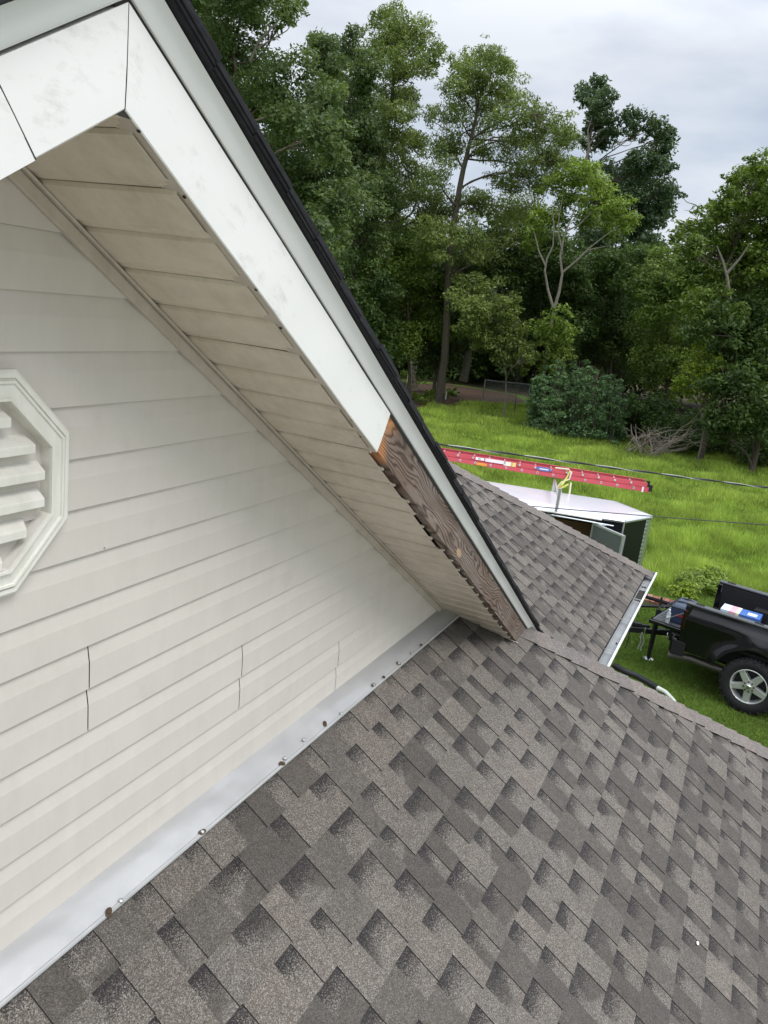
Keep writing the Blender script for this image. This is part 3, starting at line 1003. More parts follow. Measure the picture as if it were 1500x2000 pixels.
# house walls below the roofs
mb = MB()
mb.box((1.9, 2.0 + .35, 1.1), (7.6, 4.7, 2.2)); mb.build('house_wall', M_BWALL, house)
mb = MB(); mb.box((7.2, 3.7, 1.08), (4.2, 5.2, 2.16)); mb.build('house_wall', M_BWALL, house)
mb = MB(); mb.box((7.4, YBE + .30, bz(YBE) - .16), (4.3, .6, .02)); mb.build('eave_soffit', M_WHITE, house)
mb = MB(); mb.box((7.95, YBE + .022, bz(YBE) - .09), (3.7, .02, .14)); mb.build('eave_fascia', M_WHITE, house)
def on_front(u, v, lift=.012):
    r_ = ray(u, v); t_ = (FZ0 - H + lift) / (r_[2] - TT * r_[1]); return Vector(r_ * t_ + np.array([0, 0, H]))


p = on_front(1363, 1842, .016)
mb = MB(); mb.lathe([(0, .004), (.006, .003), (.009, 0), (.006, -.003), (0, -.004)], Matrix.Translation(p) @ Matrix.Rotation(TH, 4, 'X') @ Matrix.Diagonal((1.3, .8, 1, 1)), 10)
solo(mb, 'pebble', M_WHITE, p, 'tiny white stone lying on the brown shingles near the lower right corner', 'stone', smooth=True)
p = on_front(452, 1668); q_ = on_front(470, 1700)
mb = MB(); mb.tube([p, (p + q_) / 2 + Vector((.008, 0, .004)), q_], .0014, 5)
solo(mb, 'twig', M_DARK, p, 'thin curved dark twig lying on the shingles below the flashing', 'twig')

# ------------------------------------------------------------------ power and phone drops
def cable(name, pts, rad, mat, label, n=28, sag=.0, twist=None):
    a, b = np.array(pts[0]), np.array(pts[1])
    P_ = []
    for i in range(n + 1):
        t = i / n; p = a + (b - a) * t; p[2] -= sag * 4 * t * (1 - t); P_.append(p)
    root = node(name, None, Matrix.Translation(Vector(a)), label, 'cable')
    mb = MB(); mb.tube(P_, rad, 8); mb.build('wire', mat, root)
    if twist:
        for ph, mt, r2 in twist:
            Q_ = []
            m_ = n * 10
            for i in range(m_ + 1):
                t = i / m_; p = a + (b - a) * t; p[2] -= sag * 4 * t * (1 - t)
                an = t * 62 + ph
                Q_.append(p + np.array([0, math.cos(an) * rad * 1.35, math.sin(an) * rad * 1.35]))
            mb = MB(); mb.tube(Q_, r2, 6); mb.build('wire', mt, root)
    return root


M_RUBBER = plain('black_insulation', (.018, .018, .02), .5)
M_ALU = plain('bare_aluminium_wire', (.5, .5, .48), .4, .8)
pa = ray(700, 846) * 8.2 + [0, 0, H]; pb = ray(1900, 1002) * 14 + [0, 0, H]
cable('power_line', (pa, pb), .0065, M_RUBBER, 'thick black twisted service cable with a bright bare wire, above the red ladder', sag=.02,
      twist=((0, M_ALU, .0035), (2.6, M_RUBBER, .008)))
pa = ray(985, 984) * 10.2 + [0, 0, H]; pb = ray(1900, 1050) * 15 + [0, 0, H]
cable('phone_line', (pa, pb), .0062, M_RUBBER, 'thin single black wire crossing in front of the trailer roof', sag=.03)

# ------------------------------------------------------------------ enclosed cargo trailer
t3 = np.array([-.28, .96, 0]); t3 /= np.linalg.norm(t3)
n3 = np.array([-t3[1], t3[0], 0])          # towards the camera
tip = at_z(1273, 1007, 2.1)
farc = at_z(1210, 980, 2.1)
MT = Matrix(((t3[0], n3[0], 0, tip[0]), (t3[1], n3[1], 0, tip[1]), (0, 0, 1, 0), (0, 0, 0, 1)))
trailer = node('cargo_trailer', None, MT, 'black enclosed cargo trailer with white roof and an open side door', 'trailer')


def T3(a, b, z): return MT @ Vector((a, b, z))


loc = MT.inverted() @ Vector(farc); loc2 = MT.inverted() @ Vector(at_z(1201, 1013, 2.1))
NL, BF, BN = (loc.x + loc2.x) / 2 - .04, loc.y, loc2.y
LT = 4.3
M_TBLACK = plain('trailer_black_skin', (.006, .007, .009), .3, 0, .18, .1)
M_TWHITE = NT('trailer_white_roof', .3, .25, .6)
M_TWHITE.color(M_TWHITE.mix(M_TWHITE.ramp(M_TWHITE.noise(1.2, 3), [(.42, 0), (.62, 1)]), (.62, .63, .66), (.70, .655, .68)))
M_TWHITE.bump(M_TWHITE.noise(.9, 2, .5), .35, .06); M_TWHITE = M_TWHITE.mat
M_TALU = plain('trailer_aluminium_trim', (.62, .64, .65), .35, .8)


def diamond():
    t = NT('diamond_plate', .3, .9)
    w = t.n.new('ShaderNodeTexChecker'); w.inputs['Scale'].default_value = 26
    t.l.new(t.pos((1, 1, 1), True), w.inputs['Vector'])
    t.color(t.mix(w.outputs['Fac'], (.30, .33, .34), (.75, .78, .80))); t.bump(w.outputs['Fac'], .5, .004)
    return t.mat


M_DIAM = diamond()
zb_, zt_ = .45, 2.06
outl = [(0, 0), (NL, BN), (LT, BN), (LT, BF), (NL, BF)]
# roof: slightly domed sheet with a trim rail
mb = MB()
for k in range(1):
    cen = [(NL + .25, (BN + BF) / 2), (LT - .1, (BN + BF) / 2)]
    out = [T3(a, b, zt_ + .04) for a, b in outl]
    inn = [T3((a - 1.6) * .88 + 1.6, (b - (BN + BF) / 2) * .74 + (BN + BF) / 2, zt_ + .075) for a, b in outl]
    mb.add(out + inn, [(i, (i + 1) % 5, 5 + (i + 1) % 5, 5 + i) for i in range(5)] + [(5, 6, 7, 8, 9)])
bevel(mb.build('trailer_roof', M_TWHITE, trailer), .04, 2)
mb = MB()
for i in range(5):
    (a0, b0), (a1, b1) = outl[i], outl[(i + 1) % 5]
    mb.tube([T3(a0, b0, zt_ + .012), T3(a1, b1, zt_ + .012)], .033, 6)
mb.build('roof_rail', M_TALU, trailer)
# walls: nose panels, far side, back, floor, near side round the door opening
DA0, DA1, DZ0, DZ1 = 1.10, 1.95, .55, 1.97
def wallq(name, a0, b0, a1, b1, z0, z1, mat=M_TBLACK):
    mb = MB(); p = [T3(a0, b0, z0), T3(a1, b1, z0), T3(a1, b1, z1), T3(a0, b0, z1)]
    d = (p[1] - p[0]).cross(Vector((0, 0, 1))).normalized() * .03
    mb.prism(p, -d if (Vector(p[0]) - T3(1.8, (BN + BF) / 2, 1)).dot(d) > 0 else d)
    return mb.build(name, mat, trailer)
wallq('nose_panel', 0, 0, NL, BN, zb_, zt_); wallq('nose_panel', 0, 0, NL, BF, zb_, zt_)
wallq('side_panel', NL, BF, LT, BF, zb_, zt_); wallq('rear_panel', LT, BF, LT, BN, zb_, zt_)
wallq('side_panel', NL, BN, DA0, BN, zb_, zt_); wallq('side_panel', DA1, BN, LT, BN, zb_, zt_)
wallq('side_panel', DA0, BN, DA1, BN, DZ1, zt_); wallq('side_panel', DA0, BN, DA1, BN, zb_, DZ0)
mb = MB(); mb.prism([T3(a, b, zb_ + .02) for a, b in outl], (0, 0, .05)); mb.build('trailer_floor', plain('plywood_floor', (.22, .15, .09), .8), trailer)
mb = MB(); mb.box((1.7, (BN + BF) / 2 - .3, 1.55), (1.6, .03, .28), MT); mb.build('plywood_shelf', plain('plywood', (.36, .22, .11), .7), trailer)
mb = MB()
mb.tube([T3(NL, BN + .004, zb_), T3(NL, BN + .004, zt_)], .016, 6); mb.build('corner_trim', M_TALU, trailer)
mb = MB()
mb.prism([T3(-.012, .0, zb_), T3(NL * .15, BN * .15 + .012, zb_), T3(NL * .15, BN * .15 + .012, zt_ - .03), T3(-.012, 0, zt_ - .03)], (t3 * .01)); mb.build('nose_trim', M_DIAM, trailer)
mb = MB()
for a0, a1, z in ((DA0 - .03, DA1 + .03, DZ1 + .015), (DA0 - .03, DA1 + .03, DZ0 - .015)):
    mb.box(((a0 + a1) / 2, BN + .008, z), (a1 - a0, .016, .03), MT)
for a in (DA0 - .015, DA1 + .015): mb.box((a, BN + .008, (DZ0 + DZ1) / 2), (.03, .016, DZ1 - DZ0), MT)
mb.build('door_frame', M_TALU, trailer)
# door swung open on its front edge
ang = math.radians(118)
MD = MT @ Matrix.Translation((DA0, BN + .03, 0)) @ Matrix.Rotation(ang - math.radians(180) + math.radians(0), 4, 'Z').inverted()
hinge = T3(DA0, BN + .03, 0)
fe = at_z(1211, 1043, DZ1); dirn = Vector(fe) - hinge; dirn.z = 0; dirn.normalize()
nn_ = Vector((0, 0, 1)).cross(dirn)
MD = Matrix(((dirn.x, nn_.x, 0, hinge.x), (dirn.y, nn_.y, 0, hinge.y), (0, 0, 1, 0), (0, 0, 0, 1)))
door = node('side_door', trailer, MD)
mb = MB(); mb.box((.37, 0, (DZ0 + DZ1) / 2), (.70, .035, DZ1 - DZ0 - .06), MD); mb.build('door_panel', plain('door_inner_skin', (.11, .12, .115), .35, .1), door)
mb = MB()
for x in (.012, .738): mb.box((x, 0, (DZ0 + DZ1) / 2), (.034, .05, DZ1 - DZ0), MD)
for z in (DZ0 + .012, DZ1 - .012): mb.box((.375, 0, z), (.69, .05, .034), MD)
mb.build('door_edge', M_TALU, door)
mb = MB(); mb.tube([MD @ Vector((.02, .03, DZ1 - .02)), MD @ Vector((.30, .18, DZ1 + .03)), T3(DA1 - .1, BN + .05, DZ1 + .03)], .014, 6); mb.build('door_stay', M_TALU, door)
mb = MB(); mb.box(((DA0 + DA1) / 2 + .5, BN + .035, DZ1 + .085), (2.1, .07, .03), MT); bevel(mb.build('drip_rail', M_WHITE, trailer), .01)
# wheels, fenders, tongue frame
M_TYRE = plain('tyre_rubber', (.017, .017, .018), .75, 0, .3, .3, 40)
for b_, sgn in ((BN + .06, 1), (BF - .06, -1)):
    Mw = MT @ Matrix.Translation((2.5, b_, .33)) @ Matrix.Rotation(-math.pi / 2 * sgn, 4, 'X')
    w = node('wheel', trailer, Mw)
    mb = MB(); mb.lathe([(.19, -.09), (.27, -.10), (.32, -.085), (.33, 0), (.32, .085), (.27, .10), (.19, .09)], Mw, 28); mb.build('tyre', M_TYRE, w, smooth=True)
    mb = MB(); mb.lathe([(0, .05), (.09, .055), (.11, .03), (.18, .045), (.2, .085), (.2, -.08), (0, -.08)], Mw, 24); mb.build('rim', M_WHITE, w)
mb = MB()
for b0, b1 in ((BN, .0), (BF, 0)): mb.tube([T3(NL, b0 * .8, .45), T3(-.85, b1, .45)], .035, 6)
mb.build('tongue', M_TBLACK, trailer)
# roof rack post that carries the ladder
pp = at_z(1087, 996, 2.12); ppt = at_d(1092, 946, math.hypot(pp[0], pp[1]))
mb = MB(); mb.box((0, 0, .20), (.05, .05, .42), Matrix.Translation((pp[0], pp[1], 2.10))); mb.build('rack_post', M_TALU, trailer)
lp = MT.inverted() @ Vector(pp)
mb = MB(); mb.box((lp.x, (lp.y + BF) / 2, 2.33), (.04, abs(lp.y - BF), .04), MT); mb.build('rack_bar', M_TALU, trailer)
mb = MB(); mb.box((lp.x, BF + .05, 2.22), (.05, .05, .24), MT); mb.build('rack_post', M_TALU, trailer)

# ------------------------------------------------------------------ extension ladder
M_RED = plain('red_fibreglass', (.56, .085, .105), .4, 0, .5, .12)
M_RUNG = plain('aluminium_rung', (.72, .72, .70), .3, .7)
rt = at_z(1268, 962, 2.40)
ld = at_z(889, 902, 2.40) - rt; LLEN = 6.9; ld /= np.linalg.norm(ld)
ln_ = np.array([-ld[1], ld[0], 0])
ML = Matrix(((ld[0], ln_[0], 0, rt[0]), (ld[1], ln_[1], 0, rt[1]), (0, 0, 1, 2.40), (0, 0, 0, 1)))
ladder = node('extension_ladder', None, ML, 'long red fibreglass extension ladder tied flat on the trailer roof rack', 'ladder')
for sec_, (z, w0, off) in enumerate(((.0, .0, .0), (.088, .02, .06))):
    for side in (0, 1):
        y = -w0 if side == 0 else -.42 + w0
        s_ = -1 if side == 0 else 1
        mb = MB()
        # C-section rail: web and two flanges
        mb.box((LLEN / 2 + off, y, z + .04), (LLEN, .006, .078), ML); mb.box((LLEN / 2 + off, y + s_ * .014, z + .0795), (LLEN, .034, .005), ML)
        mb.box((LLEN / 2 + off, y + s_ * .014, z + .0015), (LLEN, .034, .005), ML)
        mb.build('rail', M_RED, ladder)
    for i in range(22):
        x = .30 + i * .305 + off
        mb = MB()
        a, b = ML @ Vector((x, .006, z + .045)), ML @ Vector((x, -.43, z + .045))
        mb.tube([a, b], .016, 8)
        mb.build('rung', M_RUNG, ladder)
    for i in range(22):
        x = .30 + i * .305 + off
        mb = MB()
        Mr = ML @ Matrix.Translation((x, -w0 + .0035, z + .045)) @ Matrix.Rotation(-math.pi / 2, 4, 'X')
        mb.lathe([(.020, 0), (.0235, .004), (.0215, .007), (.012, .004)], Mr, 10); mb.lathe([(0, .0065), (.0115, .0065)], Mr, 10, 1)
        mb.build('rung_plug', [M_RUNG, M_DARK], ladder)
mb = MB(); mb.box((.13, .006, .04), (.035, .004, .10), ML); mb.build('end_label', M_WHITE, ladder)
mb = MB(); mb.box((-.01, -.01, .085), (.06, .05, .12), ML); mb.box((-.01, -.41, .085), (.06, .05, .12), ML); mb.build('end_shoe', M_TYRE, ladder)


def decal(x, z, w, h, c, name='sticker', parent=None, M=None):
    mb = MB(); mb.box((x, .0062, z), (w, .003, h), M or ML)
    return mb.build(name, plain('print_' + name + str(x), c, .4), parent or ladder)


# positions measured along the near rail
def lx(u, v):
    r_ = ray(u, v); p = r_ * ((ln_ @ (rt - [0, 0, 0])) / (ln_ @ r_)); q = ML.inverted() @ Vector(p + [0, 0, H]); return q.x


decal(lx(936, 906), .135, .17, .05, (.85, .85, .85), 'white_sticker'); decal(lx(936, 906), .135, .06, .03, (.08, .09, .12)).location = (0, .0, 0)
decal(lx(966, 911), .135, .40, .065, (.82, .74, .78), 'warning_label')
decal(lx(991, 915), .125, .17, .08, (.80, .82, .66), 'rating_label'); decal(lx(1001, 917), .125, .10, .08, (.85, .62, .22), 'caution_label')
decal(lx(940, 913), .035, .20, .05, (.75, .32, .04), 'orange_label')
xo = lx(1061, 925)
mb = MB(); Mr = ML @ Matrix.Translation((xo, .008, .130)) @ Matrix.Rotation(-math.pi / 2, 4, 'X') @ Matrix.Diagonal((1, .26, 1, 1))
mb.lathe([(0, .002), (.15, .002), (.15, -.003)], Mr, 24); mb.build('oval_logo', plain('logo_blue', (.10, .18, .48), .4), ladder)
mb = MB(); mb.box((xo, .0115, .130), (.17, .002, .022), ML); mb.build('logo_band', M_WHITE, ladder)
# yellow and white tie straps
M_YEL = plain('yellow_webbing', (.62, .60, .16), .8); M_PALE = plain('pale_webbing', (.70, .66, .50), .8)
tie = node('tie_strap', None, Matrix.Translation(Vector(pp)), 'knotted yellow and cream webbing strap tying the ladder to the rack post', 'strap')
sx0 = lx(1110, 935)
q = [(sx0, .012, .19), (sx0 + .03, .03, .05), (sx0 + .10, .05, -.10), (sx0 + .17, .04, -.19), (sx0 + .05, .03, -.14), (sx0 - .02, .04, -.08)]
mb = MB(); mb.tube([ML @ Vector(p) for p in q], [.014, .018, .026, .022, .024, .02], 6); mb.build('strap', M_YEL, tie)
q = [(sx0 + .28, -.02, .19), (sx0 + .02, .0, .205), (sx0 - .03, .02, .16), (sx0 - .02, .03, .02), (sx0 + .12, .05, -.06), (sx0 + .20, .05, -.20), (sx0 + .08, .05, -.26)]
mb = MB(); mb.tube([ML @ Vector(p) for p in q], [.014, .016, .022, .016, .014, .02, .012], 6); mb.build('strap', M_PALE, tie)
q = [(sx0 - .06, .05, -.04), (sx0 - .07, .06, -.30), (sx0 - .05, .07, -.42)]
mb = MB(); mb.tube([ML @ Vector(p) for p in q], [.016, .02, .012], 5); mb.build('strap_tail', M_PALE, tie)

# ------------------------------------------------------------------ low utility trailer (its tongue shows beyond the gutter)
cp = at_z(1299, 1232, .50); jk = at_z(1259, 1279, .0)
ud = t3.copy(); un = n3.copy()
# tongue line runs from the coupler through the jack
dd = np.array(at_z(1236, 1224, .52)) - cp; dd[2] = 0; ud = dd / np.linalg.norm(dd); un = np.array([-ud[1], ud[0], 0])
MU = Matrix(((ud[0], un[0], 0, cp[0]), (ud[1], un[1], 0, cp[1]), (0, 0, 1, 0), (0, 0, 0, 1)))
ut = node('utility_trailer', None, MU, 'black tongue, jack and coupler of a low trailer standing just past the gutter', 'trailer')
M_BSTEEL = plain('black_frame_paint', (.014, .014, .016), .4, 0, .5)
M_CHROME = plain('chrome', (.75, .75, .76), .15, 1.0)
mb = MB(); mb.box((.85, 0, .47), (1.7, .075, .085), MU); bevel(mb.build('tongue', M_BSTEEL, ut), .006)
mb = MB()
mb.tube([MU @ Vector((1.3, .0, .47)), MU @ Vector((2.2, .60, .47))], .04, 4); mb.tube([MU @ Vector((1.3, 0, .47)), MU @ Vector((2.2, -.6, .47))], .04, 4)
mb.box((3.6, 0, .47), (2.8, 1.3, .07), MU); mb.build('trailer_bed', M_BSTEEL, ut)
for sgn in (-1, 1):
    Mw = MU @ Matrix.Translation((3.6, .78 * sgn, .31)) @ Matrix.Rotation(-math.pi / 2 * sgn, 4, 'X')
    w = node('wheel', ut, Mw)
    mb = MB(); mb.lathe([(.18, -.09), (.27, -.10), (.305, -.08), (.31, 0), (.305, .08), (.27, .10), (.18, .09)], Mw, 24); mb.build('tyre', M_TYRE, w, smooth=True)
    mb = MB(); mb.lathe([(0, .04), (.17, .05), (.19, .08), (.19, -.08), (0, -.08)], Mw, 20); mb.build('rim', M_WHITE, w)
mb = MB(); mb.box((.02, 0, .475), (.22, .085, .10), MU); mb.box((-.09, 0, .50), (.10, .10, .07), MU); bevel(mb.build('coupler', M_BSTEEL, ut), .015)
mb = MB(); mb.tube([MU @ Vector((-.10, .055, .42)), MU @ Vector((-.06, .06, .56)), MU @ Vector((.05, .05, .58))], .012, 6); mb.build('coupler_latch', M_CHROME, ut)
jx = (MU.inverted() @ Vector(jk)).x
jack = node('tongue_jack', ut, MU @ Matrix.Translation((jx, .08, 0)))
mb = MB(); mb.box((jx, .085, .60), (.065, .065, .62), MU); bevel(mb.build('jack_tube', M_BSTEEL, jack), .006)
mb = MB(); mb.box((jx, .085, .16), (.05, .05, .30), MU); mb.build('jack_leg', M_BSTEEL, jack)
mb = MB(); mb.lathe([(0, .03), (.05, .025), (.095, .01), (.095, 0), (0, 0)], MU @ Matrix.Translation((jx, .085, 0.004)), 16); mb.build('jack_foot', M_CHROME, jack)
mb = MB(); mb.tube([MU @ Vector((jx, .085, .90)), MU @ Vector((jx, .085, .98))], .022, 8); mb.build('jack_collar', M_CHROME, jack)
mb = MB(); mb.tube([MU @ Vector((jx, .085, .96)), MU @ Vector((jx, .085, 1.12))], .020, 8); mb.build('jack_grip', M_BSTEEL, jack)
mb = MB(); mb.box((jx + .22, .02, .56), (.30, .05, .05), MU); mb.box((jx + .30, .05, .60), (.12, .08, .04), MU); mb.build('hitch_bar', M_BSTEEL, ut)
for i, (dx, n_) in enumerate(((.14, 10), (.19, 9))):
    mb = MB()
    for k in range(n_):
        Mc = MU @ Matrix.Translation((jx + dx + .012 * math.sin(k), .06, .44 - k * .034)) @ Matrix.Rotation((k % 2) * math.pi / 2, 4, 'Z') @ Matrix.Rotation(math.pi / 2, 4, 'X') @ Matrix.Diagonal((.7, 1.15, 1, 1))
        mb.lathe([(.016 + .0045 * math.cos(a), .0045 * math.sin(a)) for a in (0, 1.57, 3.14, 4.71)], Mc, 8, closed=True)
    mb.build('safety_chain', M_STEEL, ut)
mb = MB(); mb.tube([MU @ Vector((jx + .16, .07, .56)), MU @ Vector((jx + .15, .09, .40)), MU @ Vector((jx + .17, .08, .52))], .012, 6); mb.build('chain_hook', M_CHROME, ut)
mb = MB(); mb.tube([MU @ Vector((jx + .40, .05, .46)), MU @ Vector((jx + .41, .08, .25)), MU @ Vector((jx + .44, .08, .15))], .008, 6); mb.build('wiring_lead', M_RUBBER, ut)

# ------------------------------------------------------------------ pickup truck
rr = np.array([.225, .974, 0]); rr /= np.linalg.norm(rr); rn = np.array([-rr[1], rr[0], 0])
Pc = at_z(1448, 1393, 0)
O_ = Pc - rn * .98
MK = Matrix(((rr[0], rn[0], 0, O_[0]), (rr[1], rn[1], 0, O_[1]), (0, 0, 1, 0), (0, 0, 0, 1)))
truck = node('pickup_truck', None, MK, 'glossy black pickup truck with its tailgate down and five-spoke silver wheels', 'pickup truck')


def K(a, b, z): return MK @ Vector((a, b, z))


def car_paint():
    t = NT('black_car_paint', .12, 0, .5)
    t.color(t.mix(t.noise(2, 3), (.003, .003, .004), (.005, .005, .006)))
    return t.mat


M_PAINT = car_paint()
M_LINER = plain('bed_liner', (.012, .012, .013), .7, 0, .3, .4, 60)
M_PLAST = plain('grey_black_plastic', (.085, .09, .095), .5, 0, .4, .2, 30)
RB, HB, FLOOR = 1.14, 1.36, .90             # rear end of the bed, rail height, floor height
BW = .86
for sgn in (1, -1):
    # outer bed side with a wheel arch; b bulges over the wheel
    arch = [(.56 * math.cos(a), .43 + .56 * math.sin(a)) for a in np.linspace(math.radians(28), math.radians(152), 12)]
    prof = [(RB, .62), (.62, .60)] + arch + [(-.62, .60), (-1.25, .60), (-1.25, HB), (RB - .03, HB), (RB, HB - .04)]
    mb = MB()
    # build as layered strips so that the panel has a crease and a flare
    def bulge(a, z):
        b = .90 + .035 * math.exp(-((z - 1.12) / .10) ** 2)
        d = math.hypot(a, z - .43)
        b += .085 * math.exp(-((d - .56) / .12) ** 2) * (1 if z < 1.2 else math.exp(-((z - 1.2) / .05) ** 2))
        b -= .05 * max(0, (z - 1.2) / .16)
        return b * sgn
    na_, nz_ = 44, 16
    grid = {}
    for i in range(na_ + 1):
        a = -1.25 + (RB + 1.25) * i / na_
        zl = .60
        if abs(a) < .56: zl = max(zl, .43 + math.sqrt(.56 ** 2 - a * a))
        for j in range(nz_ + 1):
            z = zl + (HB - zl) * j / nz_
            grid[i, j] = K(a, bulge(a, z), z)
    vs = [grid[i, j] for i in range(na_ + 1) for j in range(nz_ + 1)]
    w_ = nz_ + 1
    fs = [(i * w_ + j, (i + 1) * w_ + j, (i + 1) * w_ + j + 1, i * w_ + j + 1) for i in range(na_) for j in range(nz_)]
    if sgn < 0: fs = [tuple(reversed(f)) for f in fs]
    mb.add(vs, fs); o = mb.build('bed_side', M_PAINT, truck, smooth=True)
    # inner wall and rail cap
    mb = MB(); mb.box(((RB - 1.25) / 2, sgn * (BW - .06), (FLOOR + HB) / 2 - .02), (RB + 1.25, .04, HB - FLOOR), MK)
    mb.box((-.0, sgn * (BW - .17), FLOOR + .12), (.95, .22, .24), MK); mb.build('bed_liner', M_LINER, truck)
    mb = MB(); mb.box(((RB - 1.25) / 2 + .01, sgn * (BW - .005), HB + .012), (RB + 1.25, .115, .035), MK); bevel(mb.build('rail_cap', M_PLAST, truck), .014, 3)
    for q in (RB - .18, RB - 1.05):
        mb = MB(); mb.box((q, sgn * (BW - .005), HB + .032), (.13, .06, .008), MK); mb.build('stake_pocket', M_LINER, truck)
    # rear post with lamp
    mb = MB(); mb.box((RB - .035, sgn * (BW - .02), (FLOOR + HB) / 2 - .16), (.09, .15, HB - FLOOR + .30), MK); bevel(mb.build('rear_post', M_PAINT, truck), .02, 2)
    mb = MB(); mb.box((RB - .015, sgn * (BW + .035), 1.10), (.07, .085, .34), MK); bevel(mb.build('taillight', plain('red_lamp', (.012, .003, .003), .15), truck), .02, 2)
    # inner wheel well shield
    mb = MB(); mb.box((0, sgn * .62, .78), (1.3, .30, .34), MK); mb.build('wheel_well', M_LINER, truck)
mb = MB(); mb.box(((RB - 1.25) / 2, 0, FLOOR - .02), (RB + 1.25, 1.72, .05), MK)
for k in range(12): mb.box(((RB - 1.25) / 2, -.75 + k * .136, FLOOR + .012), (RB + 1.2, .05, .016), MK)
mb.build('bed_floor', M_LINER, truck)
mb = MB(); mb.box((-1.27, 0, 1.16), (.06, 1.75, .5), MK); mb.build('bed_front', M_PAINT, truck)
# lowered tailgate
tgt = node('tailgate', truck, MK @ Matrix.Translation((RB, 0, FLOOR)))
mb = MB(); mb.box((RB + .29, 0, FLOOR - .045), (.53, 1.60, .065), MK); bevel(mb.build('tailgate_shell', M_PAINT, tgt), .02, 3)
mb = MB(); mb.box((RB + .28, 0, FLOOR - .008), (.46, 1.50, .015), MK)
for k in range(14): mb.box((RB + .28, -.68 + k * .105, FLOOR + .003), (.40, .035, .010), MK)
mb.build('tailgate_liner', M_PLAST, tgt)
mb = MB(); mb.tube([K(RB + .02, .78, FLOOR + .28), K(RB + .40, .78, FLOOR + .0)], .007, 5); mb.build('tailgate_cable', M_STEEL, tgt)
# bumper, hitch, exhaust
mb = MB()
pr = [(0, .50), (.13, .50), (.17, .56), (.17, .70), (.12, .76), (0, .76)]
for b0, b1, sh in ((-.92, -.52, .07), (-.52, .52, 0), (.52, .92, -.0)):
    vs = []
    for b in (b0, b1):
        cut = .10 if abs(b) > .9 else 0
        vs += [K(RB + .02 + a * (1 - cut * 4), b, z) for a, z in pr]
    mb.add(vs, [(i, (i + 1) % 6, 6 + (i + 1) % 6, 6 + i) for i in range(6)] + [(5, 4, 3, 2, 1, 0), (6, 7, 8, 9, 10, 11)])
bevel(mb.build('rear_bumper', M_PAINT, truck), .02, 2)
mb = MB(); mb.box((RB + .10, .0, .768), (.14, 1.5, .015), MK); mb.build('bumper_step', M_PLAST, truck)
mb = MB(); mb.box((RB - .02, .925, .63), (.20, .03, .22), MK); mb.build('bumper_end', M_LINER, truck)
hitch = node('tow_hitch', truck, K(RB, 0, .5) and MK @ Matrix.Translation((RB + .2, .1, .5)))
mb = MB(); mb.box((RB + .22, .1, .50), (.30, .06, .06), MK); mb.box((RB + .34, .1, .50), (.05, .07, .20), MK); mb.build('ball_mount', M_BSTEEL, hitch)
for z in (.44, .60):
    mb = MB(); mb.lathe([(0, .075), (.018, .07), (.027, .05), (.018, .03), (.012, .02), (.02, 0), (.02, -.02), (0, -.02)], MK @ Matrix.Translation((RB + .40, .1, z)), 14)
    mb.build('hitch_ball', M_CHROME, hitch, smooth=True)
mb = MB(); mb.tube([K(.30, .66, .42), K(.95, .74, .46), K(RB + .13, .84, .44)], .066, 16, cap=False); mb.tube([K(.30, .66, .42), K(.95, .74, .46), K(RB + .12, .84, .44)], .056, 16, 1)
mb.build('exhaust_pipe', [plain('exhaust_steel', (.13, .12, .11), .4, .6), M_DARK], truck, smooth=True)
mb = MB(); mb.box((-1.4, 0, .52), (5.2, .9, .14), MK); mb.tube([K(0, -.8, .43), K(0, .8, .43)], .07, 8); mb.build('chassis', M_BSTEEL, truck)
# cab and bonnet (ahead of the part the photograph shows)
mb = MB()
cabp = [(-1.32, .60), (-1.32, 1.42), (-1.50, 1.92), (-2.95, 1.94), (-3.55, 1.45), (-4.85, 1.34), (-5.0, .62), (-4.6, .55), (-2.0, .55)]
for b0, b1, k in ((-.98, .98, 0),):
    vs = [K(a, (-.95 if z < 1.45 else -.76), z) for a, z in cabp] + [K(a, (.95 if z < 1.45 else .76), z) for a, z in cabp]
    m = len(cabp)
    mb.add(vs, [(i, (i + 1) % m, m + (i + 1) % m, m + i) for i in range(m)] + [tuple(range(m - 1, -1, -1)), tuple(range(m, 2 * m))])
bevel(mb.build('cab_body', M_PAINT, truck), .05, 3)
M_GLASS = plain('tinted_glass', (.02, .025, .028), .05, 0, .8)
for sgn in (1, -1):
    mb = MB()
    for a0, a1 in ((-1.62, -2.2), (-2.26, -3.2)):
        mb.add([K(a0, .957 * sgn, 1.46), K(a1, .957 * sgn, 1.46), K(min(a1 + .32, a1 + .32), .80 * sgn, 1.86), K(a0 + .02, .80 * sgn, 1.86)], [(0, 1, 2, 3)])
    mb.build('side_window', M_GLASS, truck)
mb = MB(); mb.add([K(-1.345, -.68, 1.47), K(-1.345, .68, 1.47), K(-1.475, .62, 1.86), K(-1.475, -.62, 1.86)], [(0, 1, 2, 3)]); mb.build('rear_window', M_GLASS, truck)
mb = MB(); mb.add([K(-3.54, -.78, 1.47), K(-3.54, .78, 1.47), K(-2.99, .70, 1.92), K(-2.99, -.70, 1.92)], [(0, 1, 2, 3)]); mb.build('windscreen', M_GLASS, truck)
M_RIM = plain('polished_rim', (.60, .61, .59), .3, .6, .5, .15)
M_RIMD = plain('rim_pocket', (.012, .012, .012), .6)
TR = .435


